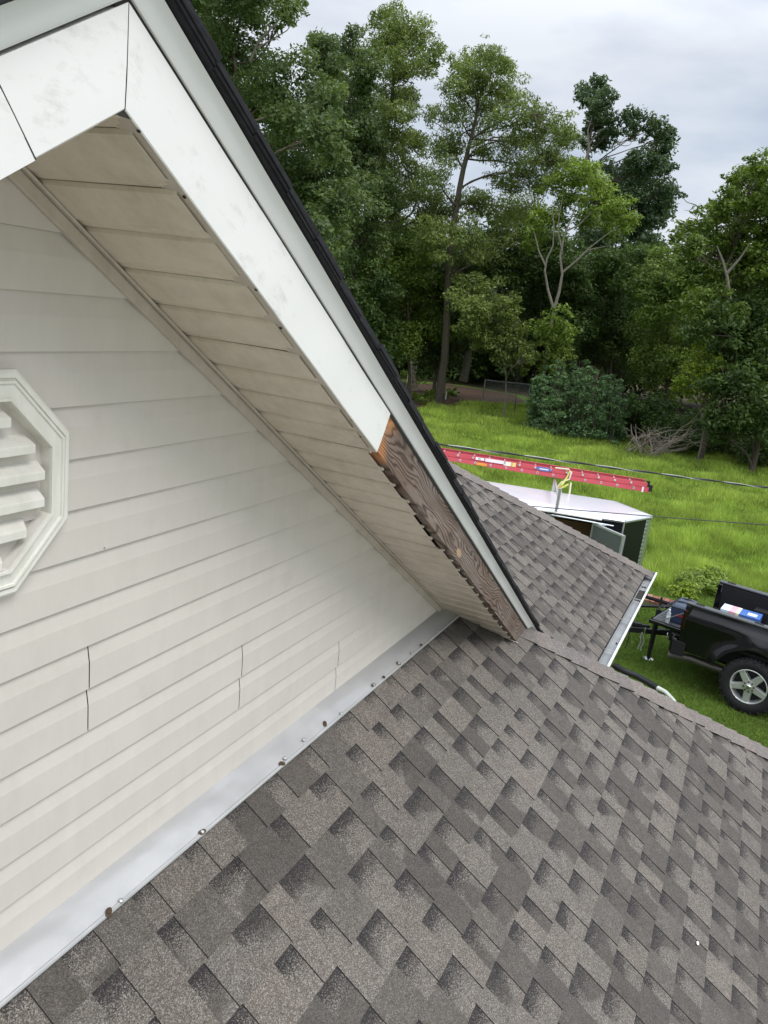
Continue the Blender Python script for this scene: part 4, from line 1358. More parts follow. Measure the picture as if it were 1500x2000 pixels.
def truck_wheel(a, sgn):
    Mw = MK @ Matrix.Translation((a, .84 * sgn, TR)) @ Matrix.Rotation(-math.pi / 2 * sgn, 4, 'X')
    w = node('wheel', truck, Mw)
    mb = MB()
    mb.lathe([(.262, -.13), (.30, -.145), (.37, -.15), (.405, -.135), (.418, -.10), (.418, .10), (.405, .135), (.37, .15), (.33, .152), (.30, .146), (.275, .135), (.262, .12)], Mw, 56)
    mb.build('tyre', M_TYRE, w, smooth=True)
    mb = MB()
    for k in range(44):
        an = 2 * math.pi * k / 44
        for zc, sh in ((.095, 0), (-.095, .07), (.0, .035)):
            Mt = Mw @ Matrix.Rotation(an + sh, 4, 'Z') @ Matrix.Translation((.422, 0, zc))
            mb.box((0, 0, 0), (.014, .038, .070), Mt)
        if k % 2: mb.box((0, 0, 0), (.035, .030, .022), Mw @ Matrix.Rotation(an, 4, 'Z') @ Matrix.Translation((.402, 0, .140)))
    tag(mb.build('tread', M_TYRE, w), kind='stuff')
    mb = MB()
    mb.lathe([(.264, .12), (.268, .134), (.258, .139), (.250, .128), (.244, .10), (.235, .02), (.225, -.10)], Mw, 48)
    mb.build('rim', M_RIM, w, smooth=True)
    mb = MB(); mb.lathe([(.24, .015), (.0, .02)], Mw, 32); mb.build('brake_cover', M_RIMD, w)
    for k in range(5):
        R_ = Mw @ Matrix.Rotation(2 * math.pi * k / 5 + math.radians(90), 4, 'Z')
        mb = MB()
        mb.hexa([R_ @ Vector(p) for p in ((.05, -.060, .045), (.252, -.052, .060), (.252, .052, .060), (.05, .060, .045),
                                         (.05, -.052, .118), (.252, -.042, .124), (.252, .042, .124), (.05, .052, .118))])
        bevel(mb.build('spoke', M_RIM, w), .007, 2)
    mb = MB(); mb.lathe([(0, .150), (.030, .149), (.040, .143), (.047, .125), (.098, .120), (.104, .10)], Mw, 30); mb.build('wheel_centre', M_RIM, w, smooth=True)
    mb = MB(); mb.lathe([(0, .158), (.028, .156), (.036, .148), (.040, .13)], Mw, 20); mb.build('centre_cap', M_CHROME, w, smooth=True)
    for k in range(8):
        mb = MB(); mb.lathe([(0, .150), (.009, .148), (.0125, .12)], Mw @ Matrix.Rotation(k * math.pi / 4 + .2, 4, 'Z') @ Matrix.Translation((.074, 0, 0)), 6)
        mb.build('wheel_nut', M_DARK, w)


truck_wheel(0, 1); truck_wheel(0, -1); truck_wheel(-3.9, 1); truck_wheel(-3.9, -1)

# things in and on the truck
M_NAVY = plain('navy_cooler_fabric', (.022, .034, .085), .6, 0, .4, .3, 20)
M_STRAPB = plain('black_strap', (.015, .015, .018), .6)
cx = (MK.inverted() @ Vector(at_z(1331, 1214, .91)))
ca, cb = min(max(cx.x + .05, RB + .02), RB + .25), .42
ca = RB + .15
cool = node('cooler_bag', None, MK @ Matrix.Translation((ca, cb, .905)), 'dark blue soft cooler bag with black straps on the lowered tailgate', 'cooler bag')
MC = MK @ Matrix.Translation((ca, cb, .905)) @ Matrix.Rotation(math.radians(4), 4, 'Z')
mb = MB()
mb.hexa([MC @ Vector(p) for p in ((-.17, -.26, 0), (.17, -.26, 0), (.17, .26, 0), (-.17, .26, 0), (-.155, -.25, .27), (.155, -.25, .27), (.155, .25, .27), (-.155, .25, .27))])
bevel(mb.build('bag_body', M_NAVY, cool), .035, 3)
mb = MB()
mb.hexa([MC @ Vector(p) for p in ((-.165, -.26, .262), (.165, -.26, .262), (.165, .26, .262), (-.165, .26, .262), (-.12, -.22, .325), (.12, -.22, .325), (.12, .22, .325), (-.12, .22, .325))])
bevel(mb.build('bag_lid', plain('slate_cooler_lid', (.055, .075, .115), .5), cool), .02, 3)
mb = MB(); mb.tube([MC @ Vector(p) for p in ((-.168, -.262, .262), (.168, -.262, .262), (.168, .262, .262), (-.168, .262, .262), (-.168, -.262, .262))], .008, 5); mb.build('bag_piping', M_STRAPB, cool)
for y in (-.13, .13):
    mb = MB(); mb.tube([MC @ Vector(p) for p in ((-.16, y, .20), (-.14, y, .31), (0, y * .8, .345), (.14, y, .31), (.165, y, .20))], .012, 5); mb.build('bag_strap', M_STRAPB, cool)
mb = MB(); mb.tube([MC @ Vector(p) for p in ((.02, .05, .33), (.12, .2, .36), (.2, .33, .29), (.24, .40, .24))], .009, 5); mb.build('bag_strap', M_STRAPB, cool)
mb = MB(); mb.box((-.02, .262, .15), (.15, .006, .035), MC); mb.box((.04, .2625, .15), (.0, .0, .0), MC); mb.build('bag_logo', plain('logo_red', (.25, .02, .03), .5), cool)
bp = at_z(1313, 1209, .905)
bl = MK.inverted() @ Vector(bp)
bpos = MK @ Vector((min(max(bl.x, RB + .1), RB + .5), max(min(bl.y, .77), .745), .905))
MBt = Matrix.Translation(bpos)
t = NT('clear_plastic', .12, 0, .6); t.b.inputs['Transmission Weight'].default_value = .6; t.color((.85, .88, .9)); M_CLEAR = t.mat
bot = node('water_bottle', None, MBt, 'clear plastic water bottle standing in front of the blue cooler bag', 'bottle')
mb = MB(); mb.lathe([(0, 0), (.030, .0), (.033, .01), (.033, .06), (.031, .07), (.033, .08), (.033, .15), (.026, .18), (.014, .205), (.014, .215), (0, .215)], MBt, 20); mb.build('bottle_body', M_CLEAR, bot, smooth=True)
mb = MB(); mb.lathe([(.0145, .208), (.016, .210), (.016, .226), (0, .228)], MBt, 16); mb.build('bottle_cap', M_WHITE, bot)
mb = MB(); mb.lathe([(.0336, .085), (.0336, .13)], MBt, 20); mb.build('bottle_label', plain('bottle_print', (.75, .80, .88), .4), bot)
bx = MK.inverted() @ Vector(at_z(1450, 1190, 1.16))
MX = MK @ Matrix.Translation((bx.x, max(bx.y, -.62), FLOOR)) @ Matrix.Rotation(math.radians(5), 4, 'Z')
car = node('cardboard_box', None, MX, 'printed blue and white retail box lying in the truck bed', 'box')
mb = MB(); mb.box((0, 0, .11), (.60, .34, .22), MX); mb.build('box_body', plain('box_blue', (.06, .15, .42), .4), car)
mb = MB(); mb.box((.17, 0, .112), (.262, .344, .222), MX); mb.build('box_print', plain('box_pale', (.62, .72, .85), .4), car)
mb = MB(); mb.box((.12, .01, .1135), (.10, .346, .222), MX); mb.build('box_print', plain('box_pinkprint', (.72, .38, .42), .5), car)
mb = MB(); mb.box((.04, .01, .1135), (.05, .346, .222), MX); mb.build('box_print', plain('box_yellowprint', (.80, .74, .45), .5), car)
mb = MB(); mb.box((-.17, .03, .223), (.14, .14, .004), MX); mb.build('box_label', M_WHITE, car)
mb = MB(); mb.box((-.18, .172, .10), (.22, .004, .05), MX); mb.build('box_label', plain('box_light', (.45, .60, .85), .4), car)
MX2 = MK @ Matrix.Translation((bx.x - .62, .1, FLOOR))
buck = node('white_jug', None, MX2, 'white jug with black handle at the edge of the picture in the truck bed', 'jug')
mb = MB(); mb.lathe([(0, 0), (.15, 0), (.165, .03), (.165, .26), (.12, .34), (.04, .37), (.04, .40), (0, .40)], MX2, 24); mb.build('jug_body', M_WHITE, buck, smooth=True)
mb = MB(); mb.tube([MX2 @ Vector(p) for p in ((.13, .08, .30), (.10, .14, .40), (0, .10, .44), (-.06, .03, .40))], .018, 8); mb.build('jug_handle', M_STRAPB, buck)

# ------------------------------------------------------------------ things on the lawn
q = [at_z(u, v, .05) for u, v in ((1200, 1300), (1222, 1312), (1245, 1321), (1268, 1334), (1284, 1344))]
mb = MB(); mb.tube(q, [.035, .045, .045, .045, .04], 10)
dp = node('drain_pipe', None, Matrix.Translation(Vector(q[0]) - Vector((0, 0, .05))), 'black corrugated drain pipe with a pale end piece on the lawn behind the hip', 'pipe')
mb.build('pipe_body', M_STRAPB, dp)
mb = MB()
for i in range(30):
    f = i / 29 * 3.98; k = int(f); p = Vector(q[k]) + (Vector(q[k + 1]) - Vector(q[k])) * (f - k)
    d = (Vector(q[k + 1]) - Vector(q[k])).normalized() * .008
    mb.tube([p - d, p + d], .050, 10)
tag(mb.build('pipe_ribs', M_STRAPB, dp), kind='stuff')
q2 = [at_z(u, v, .05) for u, v in ((1284, 1344), (1300, 1352), (1316, 1368), (1326, 1384))]
mb = MB(); mb.tube(q2, [.042, .036, .028, .015], 10); mb.build('pipe_end', plain('pale_pipe', (.55, .58, .50), .5), dp, smooth=True)

# brick edging course between lawn and bed
a_, b_ = at_z(1236, 1168, 0), at_z(1350, 1196, 0)
dv = b_ - a_; L = np.linalg.norm(dv); dv /= L; pv = np.array([-dv[1], dv[0], 0])
ed = node('brick_edging', None, Matrix.Translation(Vector(a_)), 'low row of red bricks edging the planting bed behind the tailgate', 'brick edging')
bm_ = {}
M_BRICK = [plain('brick_%d' % i, c, .9, 0, .2, .35, 30) for i, c in enumerate(((.20, .075, .055), (.26, .11, .08), (.15, .065, .055), (.30, .17, .13)))]
nb_ = int(L / .112)
for row in range(2):
    for i in range(nb_):
        key = rnd.randrange(4)
        if key not in bm_:
            mb = MB(); mb.box((0, 0, .03), (.100, .20, .062)); o_ = mb.build('brick', M_BRICK[key], ed, local=True); bm_[key] = o_.data; o = o_
        else:
            o = bpy.data.objects.new('brick', bm_[key]); col.objects.link(o); o.parent = ed
        p = dv * (i * .112 + .05 + row * .04) + pv * (row * .215)
        o.location = (p[0], p[1], rnd.uniform(0, .015) + .0); o.rotation_euler = (rnd.uniform(-.04, .04), rnd.uniform(-.04, .04), math.atan2(dv[1], dv[0]) + rnd.uniform(-.05, .05))


# ------------------------------------------------------------------ vegetation
def raw_mesh(name, verts, quads, tint, mat, parent=None, matrix=None, tri=False, smooth=False):
    me = bpy.data.meshes.new(name)
    k = 3 if tri else 4
    nv, nf = len(verts), len(quads)
    me.vertices.add(nv); me.vertices.foreach_set('co', np.ascontiguousarray(verts, dtype=np.float32).ravel())
    me.loops.add(nf * k); me.loops.foreach_set('vertex_index', np.ascontiguousarray(quads, dtype=np.int32).ravel())
    me.polygons.add(nf); me.polygons.foreach_set('loop_start', np.arange(0, nf * k, k, dtype=np.int32))
    me.materials.append(mat)
    at = me.attributes.new('tint', 'FLOAT', 'POINT'); at.data.foreach_set('value', np.ascontiguousarray(tint, dtype=np.float32))
    me.update(calc_edges=True)
    o = bpy.data.objects.new(name, me); col.objects.link(o)
    if parent: o.parent = parent
    if matrix is not None: o.matrix_local = matrix
    return o


def unit(v): return v / np.maximum(1e-9, np.linalg.norm(v, axis=-1, keepdims=True))


def leaves(lobes, size, dens, droop=.25, up=.5, flat=.85, aspect=.42, clump=.36, nclump=13):
    """leaf-sized rhombi in clumps spread through ellipsoidal boughs; lobes = [(centre, radius)]"""
    V, T = [], []
    for c, R in lobes:
        nc = max(5, int(nclump * rng.uniform(.8, 1.2)))
        d = unit(rng.normal(size=(nc, 3))); rad = R * rng.uniform(.35, 1.0, (nc, 1)) * np.where(rng.random((nc, 1)) < .16, 1.28, 1.0)
        cc = c + d * rad * np.array([1, 1, flat])
        for q in range(nc):
            cr = R * clump * rng.uniform(.55, 1.35)
            n = max(14, int(dens * cr * cr * 58 / (size * size)))
            dd = unit(rng.normal(size=(n, 3)))
            rr_ = cr * rng.uniform(.25, 1.0, (n, 1)) ** .6
            p = cc[q] + dd * rr_ * np.array([1.15, 1.15, .55 + .5 * rng.random()])
            nrm = unit(dd * .55 + rng.normal(size=(n, 3)) * .55 + np.array([0, 0, up]))
            ax = unit(np.cross(nrm, rng.normal(size=(n, 3)))); ax = unit(ax + np.array([0, 0, -droop]))
            bx_ = unit(np.cross(nrm, ax))
            s_ = size * rng.uniform(.6, 1.25, (n, 1))
            quad = np.stack([p - ax * s_ * .5, p + bx_ * s_ * aspect * .5, p + ax * s_ * .5, p - bx_ * s_ * aspect * .5], 1)
            V.append(quad.reshape(-1, 3))
            base = rng.uniform(.15, .85)
            t_ = np.clip(base + rng.normal(size=n) * .18, 0, 1)
            T.append(np.repeat(t_, 4))
    V = np.concatenate(V); T = np.concatenate(T)
    return V, np.arange(len(V)).reshape(-1, 4), T


def limb(a, b, r0, r1, wob=.12, n=6):
    a, b = np.array(a, float), np.array(b, float); L = np.linalg.norm(b - a)
    pts = []
    o1 = rng.normal(size=3) * wob * L * .5
    for i in range(n + 1):
        t = i / n
        pts.append(a + (b - a) * t + o1 * math.sin(math.pi * t) + rng.normal(size=3) * wob * L * .05 * (0 < i < n))
    return pts, [r0 + (r1 - r0) * (i / n) for i in range(n + 1)]


def tree(name, label, D, trunk_px, lobes_px, mat, size=.20, dens=.40, bark=None, trunk_r=.2, group=None, cat='tree', twigs=(), spread=1.6, droop=.25, up=.5,
         to_ground=True, bare=(), aspect=.44, nclump=24, trunk_kids=True):
    pts = [at_d(u, v, D) for u, v in trunk_px]
    if to_ground:
        g = pts[0].copy(); g[2] = -.1; pts = [g] + pts
    base = Vector((pts[0][0], pts[0][1], 0)); M = Matrix.Translation(base)
    root = node(name, None, M, label, cat, group)
    mb = MB()
    n = len(pts)
    rads = [trunk_r * (1 - .8 * i / max(1, n - 1)) for i in range(n)]
    dens_pts = []; dr = []
    for i in range(n - 1):
        for k in range(4):
            t = k / 4; p = pts[i] + (pts[i + 1] - pts[i]) * t + (rng.normal(size=3) * trunk_r * .12 if k else 0)
            dens_pts.append(p); dr.append(rads[i] + (rads[i + 1] - rads[i]) * t)
    dens_pts.append(pts[-1]); dr.append(rads[-1])
    mb.tube(dens_pts, dr, 8)
    lobes = []
    for u, v, r in lobes_px:
        dd = D + rng.normal() * spread
        c = at_d(u, v, dd); R = r * dd / 1560.0 * 1.22
        c[2] = max(c[2], R * .55)
        lobes.append((c, R))
        if trunk_kids:
            j = min(range(len(dens_pts)), key=lambda q: np.linalg.norm(dens_pts[q] - (c - np.array([0, 0, 1.2]))) + (0 if dens_pts[q][2] < c[2] else 3))
            a, rr_ = limb(dens_pts[j], c, max(.02, dr[j] * .45), .02, .14)
            mb.tube(a, rr_, 5)
            for _ in range(3):
                e = c + unit(rng.normal(size=3)) * R * .75
                a2, r2 = limb(a[4], e, .028, .008, .2, 4); mb.tube(a2, r2, 4)
    bk = mb.build('trunk', bark or M_BARK, root, smooth=True)
    for path in bare:
        mbb = MB(); w0 = path[0]
        P_ = [at_d(u, v, D - 1.5) for u, v in path[1]]
        mbb.tube(P_, [w0 * (1 - .75 * i / (len(P_) - 1)) for i in range(len(P_))], 6)
        mbb.build('bare_limb', M_BARKP, root, smooth=True)
    V, F, T = leaves(lobes, size, dens, droop, up, aspect=aspect, nclump=nclump)
    V = V - np.array(base)
    V[:, 2] = np.maximum(V[:, 2], .02)
    raw_mesh('crown', V, F, T, M_LEAF[mat], root)
    return root


G1 = 'trees along the far edge of the meadow'
tree('oak_tree', 'large dark green broadleaf tree rising nearest behind the gable', 31, [(520, 640), (480, 300), (450, 60)],
     [(350, -90, 80), (430, -50, 80), (395, 40, 62), (470, 30, 45), (440, 120, 58), (500, 165, 60), (560, 175, 48), (520, 235, 58), (585, 250, 60), (640, 270, 38),
      (560, 320, 58), (630, 340, 52), (590, 400, 52), (660, 400, 42), (640, 455, 45), (600, 470, 45), (560, 15, 28), (640, 200, 30), (665, 320, 28), (625, 520, 30)],
     'dark', size=.17, dens=.42, trunk_r=.25, droop=.1, up=.55, bare=((.05, [(488, 120), (505, 80), (540, 45), (560, 20)]), (.035, [(505, 85), (520, 60), (524, 25)]), (.03, [(500, 95), (530, 78), (560, 60), (580, 35)])))
tree('broadleaf_tree', 'dark leafy tree with a twin rounded top, left of the tallest tree', 45, [(690, 700), (680, 400), (670, 180)],
     [(630, 85, 26), (650, 110, 34), (690, 95, 30), (700, 135, 34), (650, 165, 42), (690, 190, 38), (705, 165, 20), (640, 215, 40), (700, 240, 45), (660, 275, 50), (720, 300, 45),
      (680, 340, 52), (740, 370, 40), (700, 410, 50), (660, 450, 48), (725, 460, 42)], 'dark', size=.22, trunk_r=.28)
tree('bald_cypress_tree', 'tallest feathery green tree with a rounded head against the sky', 50, [(722, 640), (728, 480), (750, 300), (775, 120)],
     [(745, 55, 30), (770, 40, 26), (800, 60, 30), (820, 90, 34), (775, 85, 34), (740, 95, 28), (800, 125, 36), (835, 125, 20), (765, 135, 30), (745, 190, 36), (790, 190, 26),
      (770, 235, 36), (735, 250, 32), (800, 280, 30), (755, 300, 40), (790, 340, 40), (820, 380, 36), (750, 380, 36), (780, 430, 40), (840, 440, 30)],
     'cypress', size=.22, trunk_r=.32, bark=M_BARK, droop=.5, aspect=.32)
tree('bald_cypress_tree', 'feathery olive green tree with an open crown and a tall leaning pale trunk', 46, [(868, 705), (880, 480), (905, 330), (925, 250), (945, 150)],
     [(905, 120, 24), (940, 108, 26), (975, 120, 26), (920, 160, 34), (965, 165, 34), (1000, 175, 26), (885, 165, 22), (890, 220, 28), (940, 215, 34), (990, 225, 34), (1030, 215, 24),
      (860, 230, 24), (870, 285, 34), (960, 280, 34), (1020, 280, 38), (1060, 235, 26), (1075, 285, 34), (1100, 245, 22), (850, 335, 34), (990, 340, 36), (1050, 345, 38), (1095, 320, 28),
      (1110, 270, 20), (860, 400, 36), (940, 400, 30), (1010, 410, 42), (850, 460, 36), (920, 470, 40), (980, 480, 42)],
     'cypress', size=.20, dens=.34, trunk_r=.26, bark=M_BARK, droop=.55, aspect=.30)
tree('sweetgum_tree', 'dark bluish tree with knobbly twin heads at the right end of the tall trees', 54, [(1180, 640), (1160, 430), (1148, 300), (1160, 210)],
     [(1162, 182, 24), (1140, 195, 12), (1180, 195, 18), (1168, 222, 20), (1155, 245, 16), (1195, 245, 20), (1228, 238, 22), (1185, 268, 20), (1150, 275, 14), (1235, 262, 10), (1280, 248, 20), (1305, 262, 14), (1290, 285, 22),
      (1272, 315, 26), (1302, 325, 14), (1240, 320, 22), (1215, 345, 32), (1262, 360, 36), (1298, 372, 22), (1300, 410, 18), (1278, 405, 30), (1235, 400, 38), (1190, 395, 38), (1150, 340, 18),
      (1275, 440, 26), (1240, 450, 34), (1198, 455, 38), (1268, 478, 20), (1290, 480, 8), (1240, 492, 22), (1160, 455, 36)], 'blue', size=.24, dens=.42, trunk_r=.22,
     bare=((.09, [(1140, 330), (1150, 290), (1148, 255), (1156, 230)]), (.05, [(1149, 285), (1165, 262), (1180, 250)])))
tree('chinaberry_tree', 'light green spreading tree on pale forked bare limbs', 43, [(1082, 606), (1080, 600)],
     [(1110, 342, 24), (1140, 332, 24), (1165, 352, 26), (1090, 365, 24), (1125, 368, 26), (1180, 375, 22), (1150, 390, 26), (1200, 405, 24), (1100, 395, 22), (1070, 420, 24), (1045, 430, 18),
      (1225, 425, 20), (1180, 430, 24), (1140, 425, 20), (1050, 462, 18), (1215, 445, 18), (1035, 480, 14), (1095, 430, 18), (1085, 632, 20), (1070, 665, 22), (1098, 672, 22), (1082, 705, 22), (1055, 640, 18), (1110, 645, 18), (1100, 612, 14)], 'light', size=.20, dens=.26, trunk_r=.12, up=1.0, bark=M_BARKP, trunk_kids=False, spread=.8,
     bare=((.075, [(1082, 606), (1070, 565), (1064, 530), (1068, 505), (1080, 480), (1082, 440), (1078, 400)]), (.05, [(1066, 520), (1052, 490), (1045, 460), (1038, 440)]),
           (.085, [(1082, 604), (1092, 570), (1098, 535), (1094, 500), (1102, 460), (1118, 420), (1132, 380)]), (.055, [(1099, 532), (1125, 510), (1150, 485), (1180, 462), (1210, 440)]),
           (.05, [(1098, 490), (1090, 455), (1092, 420), (1100, 380)]), (.05, [(1125, 510), (1150, 488), (1190, 480)]), (.05, [(1108, 450), (1130, 440), (1160, 410)])))
tree('ash_tree', 'bright leafy tree standing apart on the right with a forked brown trunk', 39, [(1426, 640), (1424, 560), (1418, 520), (1435, 480)],
     [(1482, 322, 22), (1455, 340, 20), (1435, 352, 16), (1490, 350, 24), (1460, 375, 26), (1425, 395, 24), (1492, 385, 26), (1400, 412, 22), (1440, 415, 30), (1480, 425, 34), (1370, 430, 20),
      (1345, 448, 18), (1385, 455, 26), (1325, 462, 14), (1420, 460, 30), (1355, 480, 24), (1470, 470, 34), (1390, 495, 30), (1340, 505, 20), (1500, 500, 34), (1365, 540, 34), (1330, 545, 22), (1440, 520, 30), (1410, 560, 30),
      (1480, 560, 40), (1540, 380, 60), (1560, 480, 80), (1380, 590, 36), (1545, 300, 30)], 'mid', size=.22, dens=.36, trunk_r=.16, up=.9, bare=((.09, [(1425, 585), (1420, 540), (1412, 510), (1400, 480)]), (.07, [(1419, 535), (1445, 505), (1462, 480)]), (.03, [(1378, 415), (1358, 400), (1342, 395), (1325, 378)]), (.02, [(1358, 402), (1345, 412), (1336, 410)])))
MASS = [
    (44, [(640, 540, 50), (690, 540, 48), (650, 600, 50), (700, 610, 50), (680, 660, 46), (730, 560, 44), (725, 660, 46)], 'understory', 'deep green tree low behind the gable rake, first of the thicket', (700, 740)),
    (47, [(770, 480, 46), (820, 500, 46), (790, 540, 50), (840, 560, 46), (760, 590, 46), (810, 610, 48), (850, 640, 40), (780, 660, 46), (735, 520, 40)], 'mid', 'mid green tree below the tallest tree, behind the broken stump', (800, 735)),
    (49, [(880, 530, 44), (850, 590, 40), (900, 600, 44), (880, 660, 40), (840, 690, 34), (930, 530, 44)], 'understory', 'shadowy thicket tree behind the leaning grey trunk', (850, 742)),
    (48, [(1000, 500, 44), (1050, 490, 46), (1000, 560, 46), (1055, 560, 48), (1100, 520, 44), (1110, 580, 46), (1040, 620, 46), (1095, 640, 44), (1030, 670, 36), (1075, 690, 34)], 'understory', 'dark tree mass behind the pale forked limbs', (1060, 780)),
    (50, [(1160, 520, 46), (1210, 530, 44), (1260, 520, 42), (1165, 590, 48), (1225, 590, 48), (1180, 650, 44), (1240, 660, 46), (1150, 690, 36), (1215, 720, 36)], 'understory', 'dark tree under the bluish twin-headed tree', (1190, 800)),
    (45, [(1300, 520, 36), (1330, 560, 40), (1285, 565, 40), (1310, 610, 44), (1350, 640, 40), (1280, 640, 42), (1320, 680, 42), (1270, 710, 38), (1300, 750, 36), (1340, 730, 34)], 'mid', 'green layered tree filling the dip between tall and right-hand trees', (1300, 830)),
    (38, [(1400, 640, 44), (1450, 620, 46), (1490, 660, 50), (1430, 690, 46), (1480, 730, 50), (1430, 750, 40), (1530, 700, 60), (1540, 800, 60), (1470, 790, 44), (1420, 800, 34), (1450, 835, 26), (1400, 840, 20), (1540, 600, 60)], 'understory', 'heavy dark foliage of the tree at the far right edge', (1480, 870)),
    (43, [(930, 560, 30), (900, 590, 26), (960, 575, 30), (925, 605, 28), (985, 600, 28), (950, 630, 30), (910, 640, 22), (1000, 640, 28), (970, 665, 28), (1010, 680, 24), (985, 700, 20), (1035, 690, 18), (940, 665, 20)], 'cypress', 'feathery young cypress with a thin straight stem beside the fence', (988, 700)),
    (41, [(650, 700, 40), (700, 720, 30), (620, 660, 40), (735, 705, 22)], 'understory', 'low dark shrub tree half hidden by the roof edge', (690, 740)),
]
for D, lb, mt, lab, base in MASS:
    thin = mt == 'cypress'
    tree('thicket_tree' if not thin else 'young_cypress', lab, D, [base, (sum(l[0] for l in lb) / len(lb), min(l[1] for l in lb) + 20)] if not thin else [(988, 780), (988, 700), (965, 560)], lb, mt,
         size=.22 if not thin else .19, dens=.36 if not thin else .28, trunk_r=.16 if not thin else .06, group=G1, droop=.3, up=.7 if not thin else .6, spread=1.2, bark=M_BARKP if thin else None)
tree('sapling', 'small yellow-green sapling catching the light before the dark foliage', 37.5, [(1385, 800), (1375, 740), (1368, 700)],
     [(1368, 695, 14), (1350, 720, 16), (1378, 722, 16), (1398, 712, 12), (1335, 745, 14), (1362, 748, 16), (1388, 750, 14), (1405, 742, 12), (1322, 752, 10), (1350, 772, 12), (1380, 778, 12), (1365, 670, 9)], 'bright', size=.15, dens=.24, trunk_r=.04, up=1.0, spread=.3, bark=M_BARKP)
tree('small_tree', 'slender sapling with yellowish tuft beside the fence rail', 46, [(1007, 790), (1010, 745), (1012, 700)], [(1012, 700, 14), (1035, 705, 12), (995, 705, 9), (1022, 722, 8)], 'light', size=.17, dens=.25, trunk_r=.04, up=1, spread=.3)
# big bluish bush made of many upright leafy stems
root = node('bush', None, Matrix.Translation(Vector(at_d(1130, 830, 41)) * 1), 'wide blue-green leafy bush at the back of the meadow', 'bush')
bz_ = at_d(1130, 830, 41)
lob = []
mb = MB()
for i in range(95):
    u = rng.uniform(1038, 1228)
    top = np.interp(u, [1040, 1060, 1090, 1120, 1150, 1175, 1200, 1225], [740, 718, 702, 696, 708, 718, 730, 752]) + rng.uniform(-14, 60) * (rng.random() ** .6)
    D = rng.uniform(38.2, 43)
    g = at_d(1133 + (u - 1133) * .92, 800, D); g[2] = 0
    tp = at_d(u, top, D)
    mid = (g + tp) / 2 + rng.normal(size=3) * .12
    mb.tube([g, mid, tp], [.02, .014, .006], 4)
    n_ = rng.integers(4, 8)
    for q in range(n_):
        f = (q + rng.random() * .6) / n_; p = g + (tp - g) * min(1, .06 + .94 * f)
        lob.append((p + rng.normal(size=3) * .08, (.34 - .20 * f) * rng.uniform(.7, 1.25)))
mb.build('stem', M_BARK, root)
V, F, T = leaves(lob, .15, .13, .25, .9, aspect=.55, clump=.6, nclump=5)
raw_mesh('foliage', V - np.array(WM[root.name].translation), F, T, M_LEAF['bush'], root)
# understory along the foot of the wood, and the wood beyond
lob = []; lob2 = []
for i in range(150):
    u = rng.uniform(640, 1620); 
    ve = np.interp(u, [640, 800, 900, 1020, 1100, 1200, 1280, 1400, 1500, 1640], [730, 736, 742, 756, 782, 800, 812, 840, 868, 900])
    g = at_z(u, ve, 0); D = min(60, np.hypot(g[0], g[1])) * rng.uniform(1.03, 1.13)
    if u > 1230: D = rng.uniform(39, 44)
    c = at_d(u, ve - 5, D); R = rng.uniform(.5, 1.1); c[2] = R * rng.uniform(.4, 1.6)
    lob.append((c, R))
V, F, T = leaves(lob, .2, .33, .2, .7, nclump=9)
tag(raw_mesh('undergrowth', V, F, T, M_LEAF['understory']), kind='stuff')
for i in range(70):
    u = rng.uniform(1215, 1560); ve = np.interp(u, [1200, 1280, 1400, 1500, 1640], [815, 835, 852, 880, 905])
    D = rng.uniform(40, 45); c = at_d(u, ve - 12, D); R = rng.uniform(.5, 1.0); c[2] = R * rng.uniform(.5, 2.2); lob2.append((c, R))
V, F, T = leaves(lob2, .2, .33, .2, .7, nclump=9)
tag(raw_mesh('undergrowth', V, F, T, M_LEAF['understory']), kind='stuff')
lob = []
for i in range(230):
    az = math.atan2(*(at_d(rng.uniform(430, 1700), 600, 60)[[1, 0]]))
    D = rng.uniform(60, 74); u = rng.uniform(430, 1720)
    topv = np.interp(u, [430, 640, 740, 860, 960, 1100, 1180, 1290, 1330, 1400, 1500, 1700], [150, 330, 430, 430, 420, 430, 470, 520, 545, 520, 500, 480])
    v = rng.uniform(topv + 30, 740)
    c = at_d(u, v, D); R = rng.uniform(2.0, 3.2)
    if c[2] < .8: c[2] = .8
    lob.append((c, R))
V, F, T = leaves(lob, .42, .26, .2, .6, nclump=12, aspect=.6)
tag(raw_mesh('woods', V, F, T, M_LEAF['understory']), kind='stuff')
mb = MB()
wt = node('woods_trunks', None, Matrix()) if False else None

# bare leaning grey trunk with dead twigs, broken stump
D = 50
root = node('dead_tree', None, Matrix.Translation(Vector((*at_d(910, 738, D)[:2], 0))), 'leaning grey dead trunk with bare side twigs in the shade', 'tree')
mb = MB(); g = at_d(905, 745, D); mb.tube([g, at_d(913, 700, D), at_d(921, 655, D), at_d(926, 620, D)], [.26, .22, .17, .12], 9); mb.build('trunk', M_BARKP, root, smooth=True)
for i in range(14):
    u0, v0 = 918 + rnd.uniform(-2, 6), rnd.uniform(645, 690)
    e = at_d(u0 + rnd.uniform(8, 34), v0 + rnd.uniform(-22, 14), D - rnd.uniform(.2, 1.5)); s_ = at_d(u0, v0, D)
    a, r2 = limb(s_, e, .03, .008, .25, 5); mb = MB(); mb.tube(a, r2, 4); mb.build('twig', M_BARKP, root)
D = 44
st = at_z(803, 762, 0)
root = node('broken_stump', None, Matrix.Translation(Vector(st)), 'tall broken tree stump with pale flaking bark beside the garden bed', 'stump')
DS = math.hypot(st[0], st[1])
mb = MB(); pts = [st, at_d(804, 740, DS), at_d(807, 715, DS), at_d(810, 692, DS), at_d(811, 684, DS)]
mb.tube(pts, [.42, .30, .26, .24, .14], 12); o = mb.build('stump_trunk', snag_mat(), root)
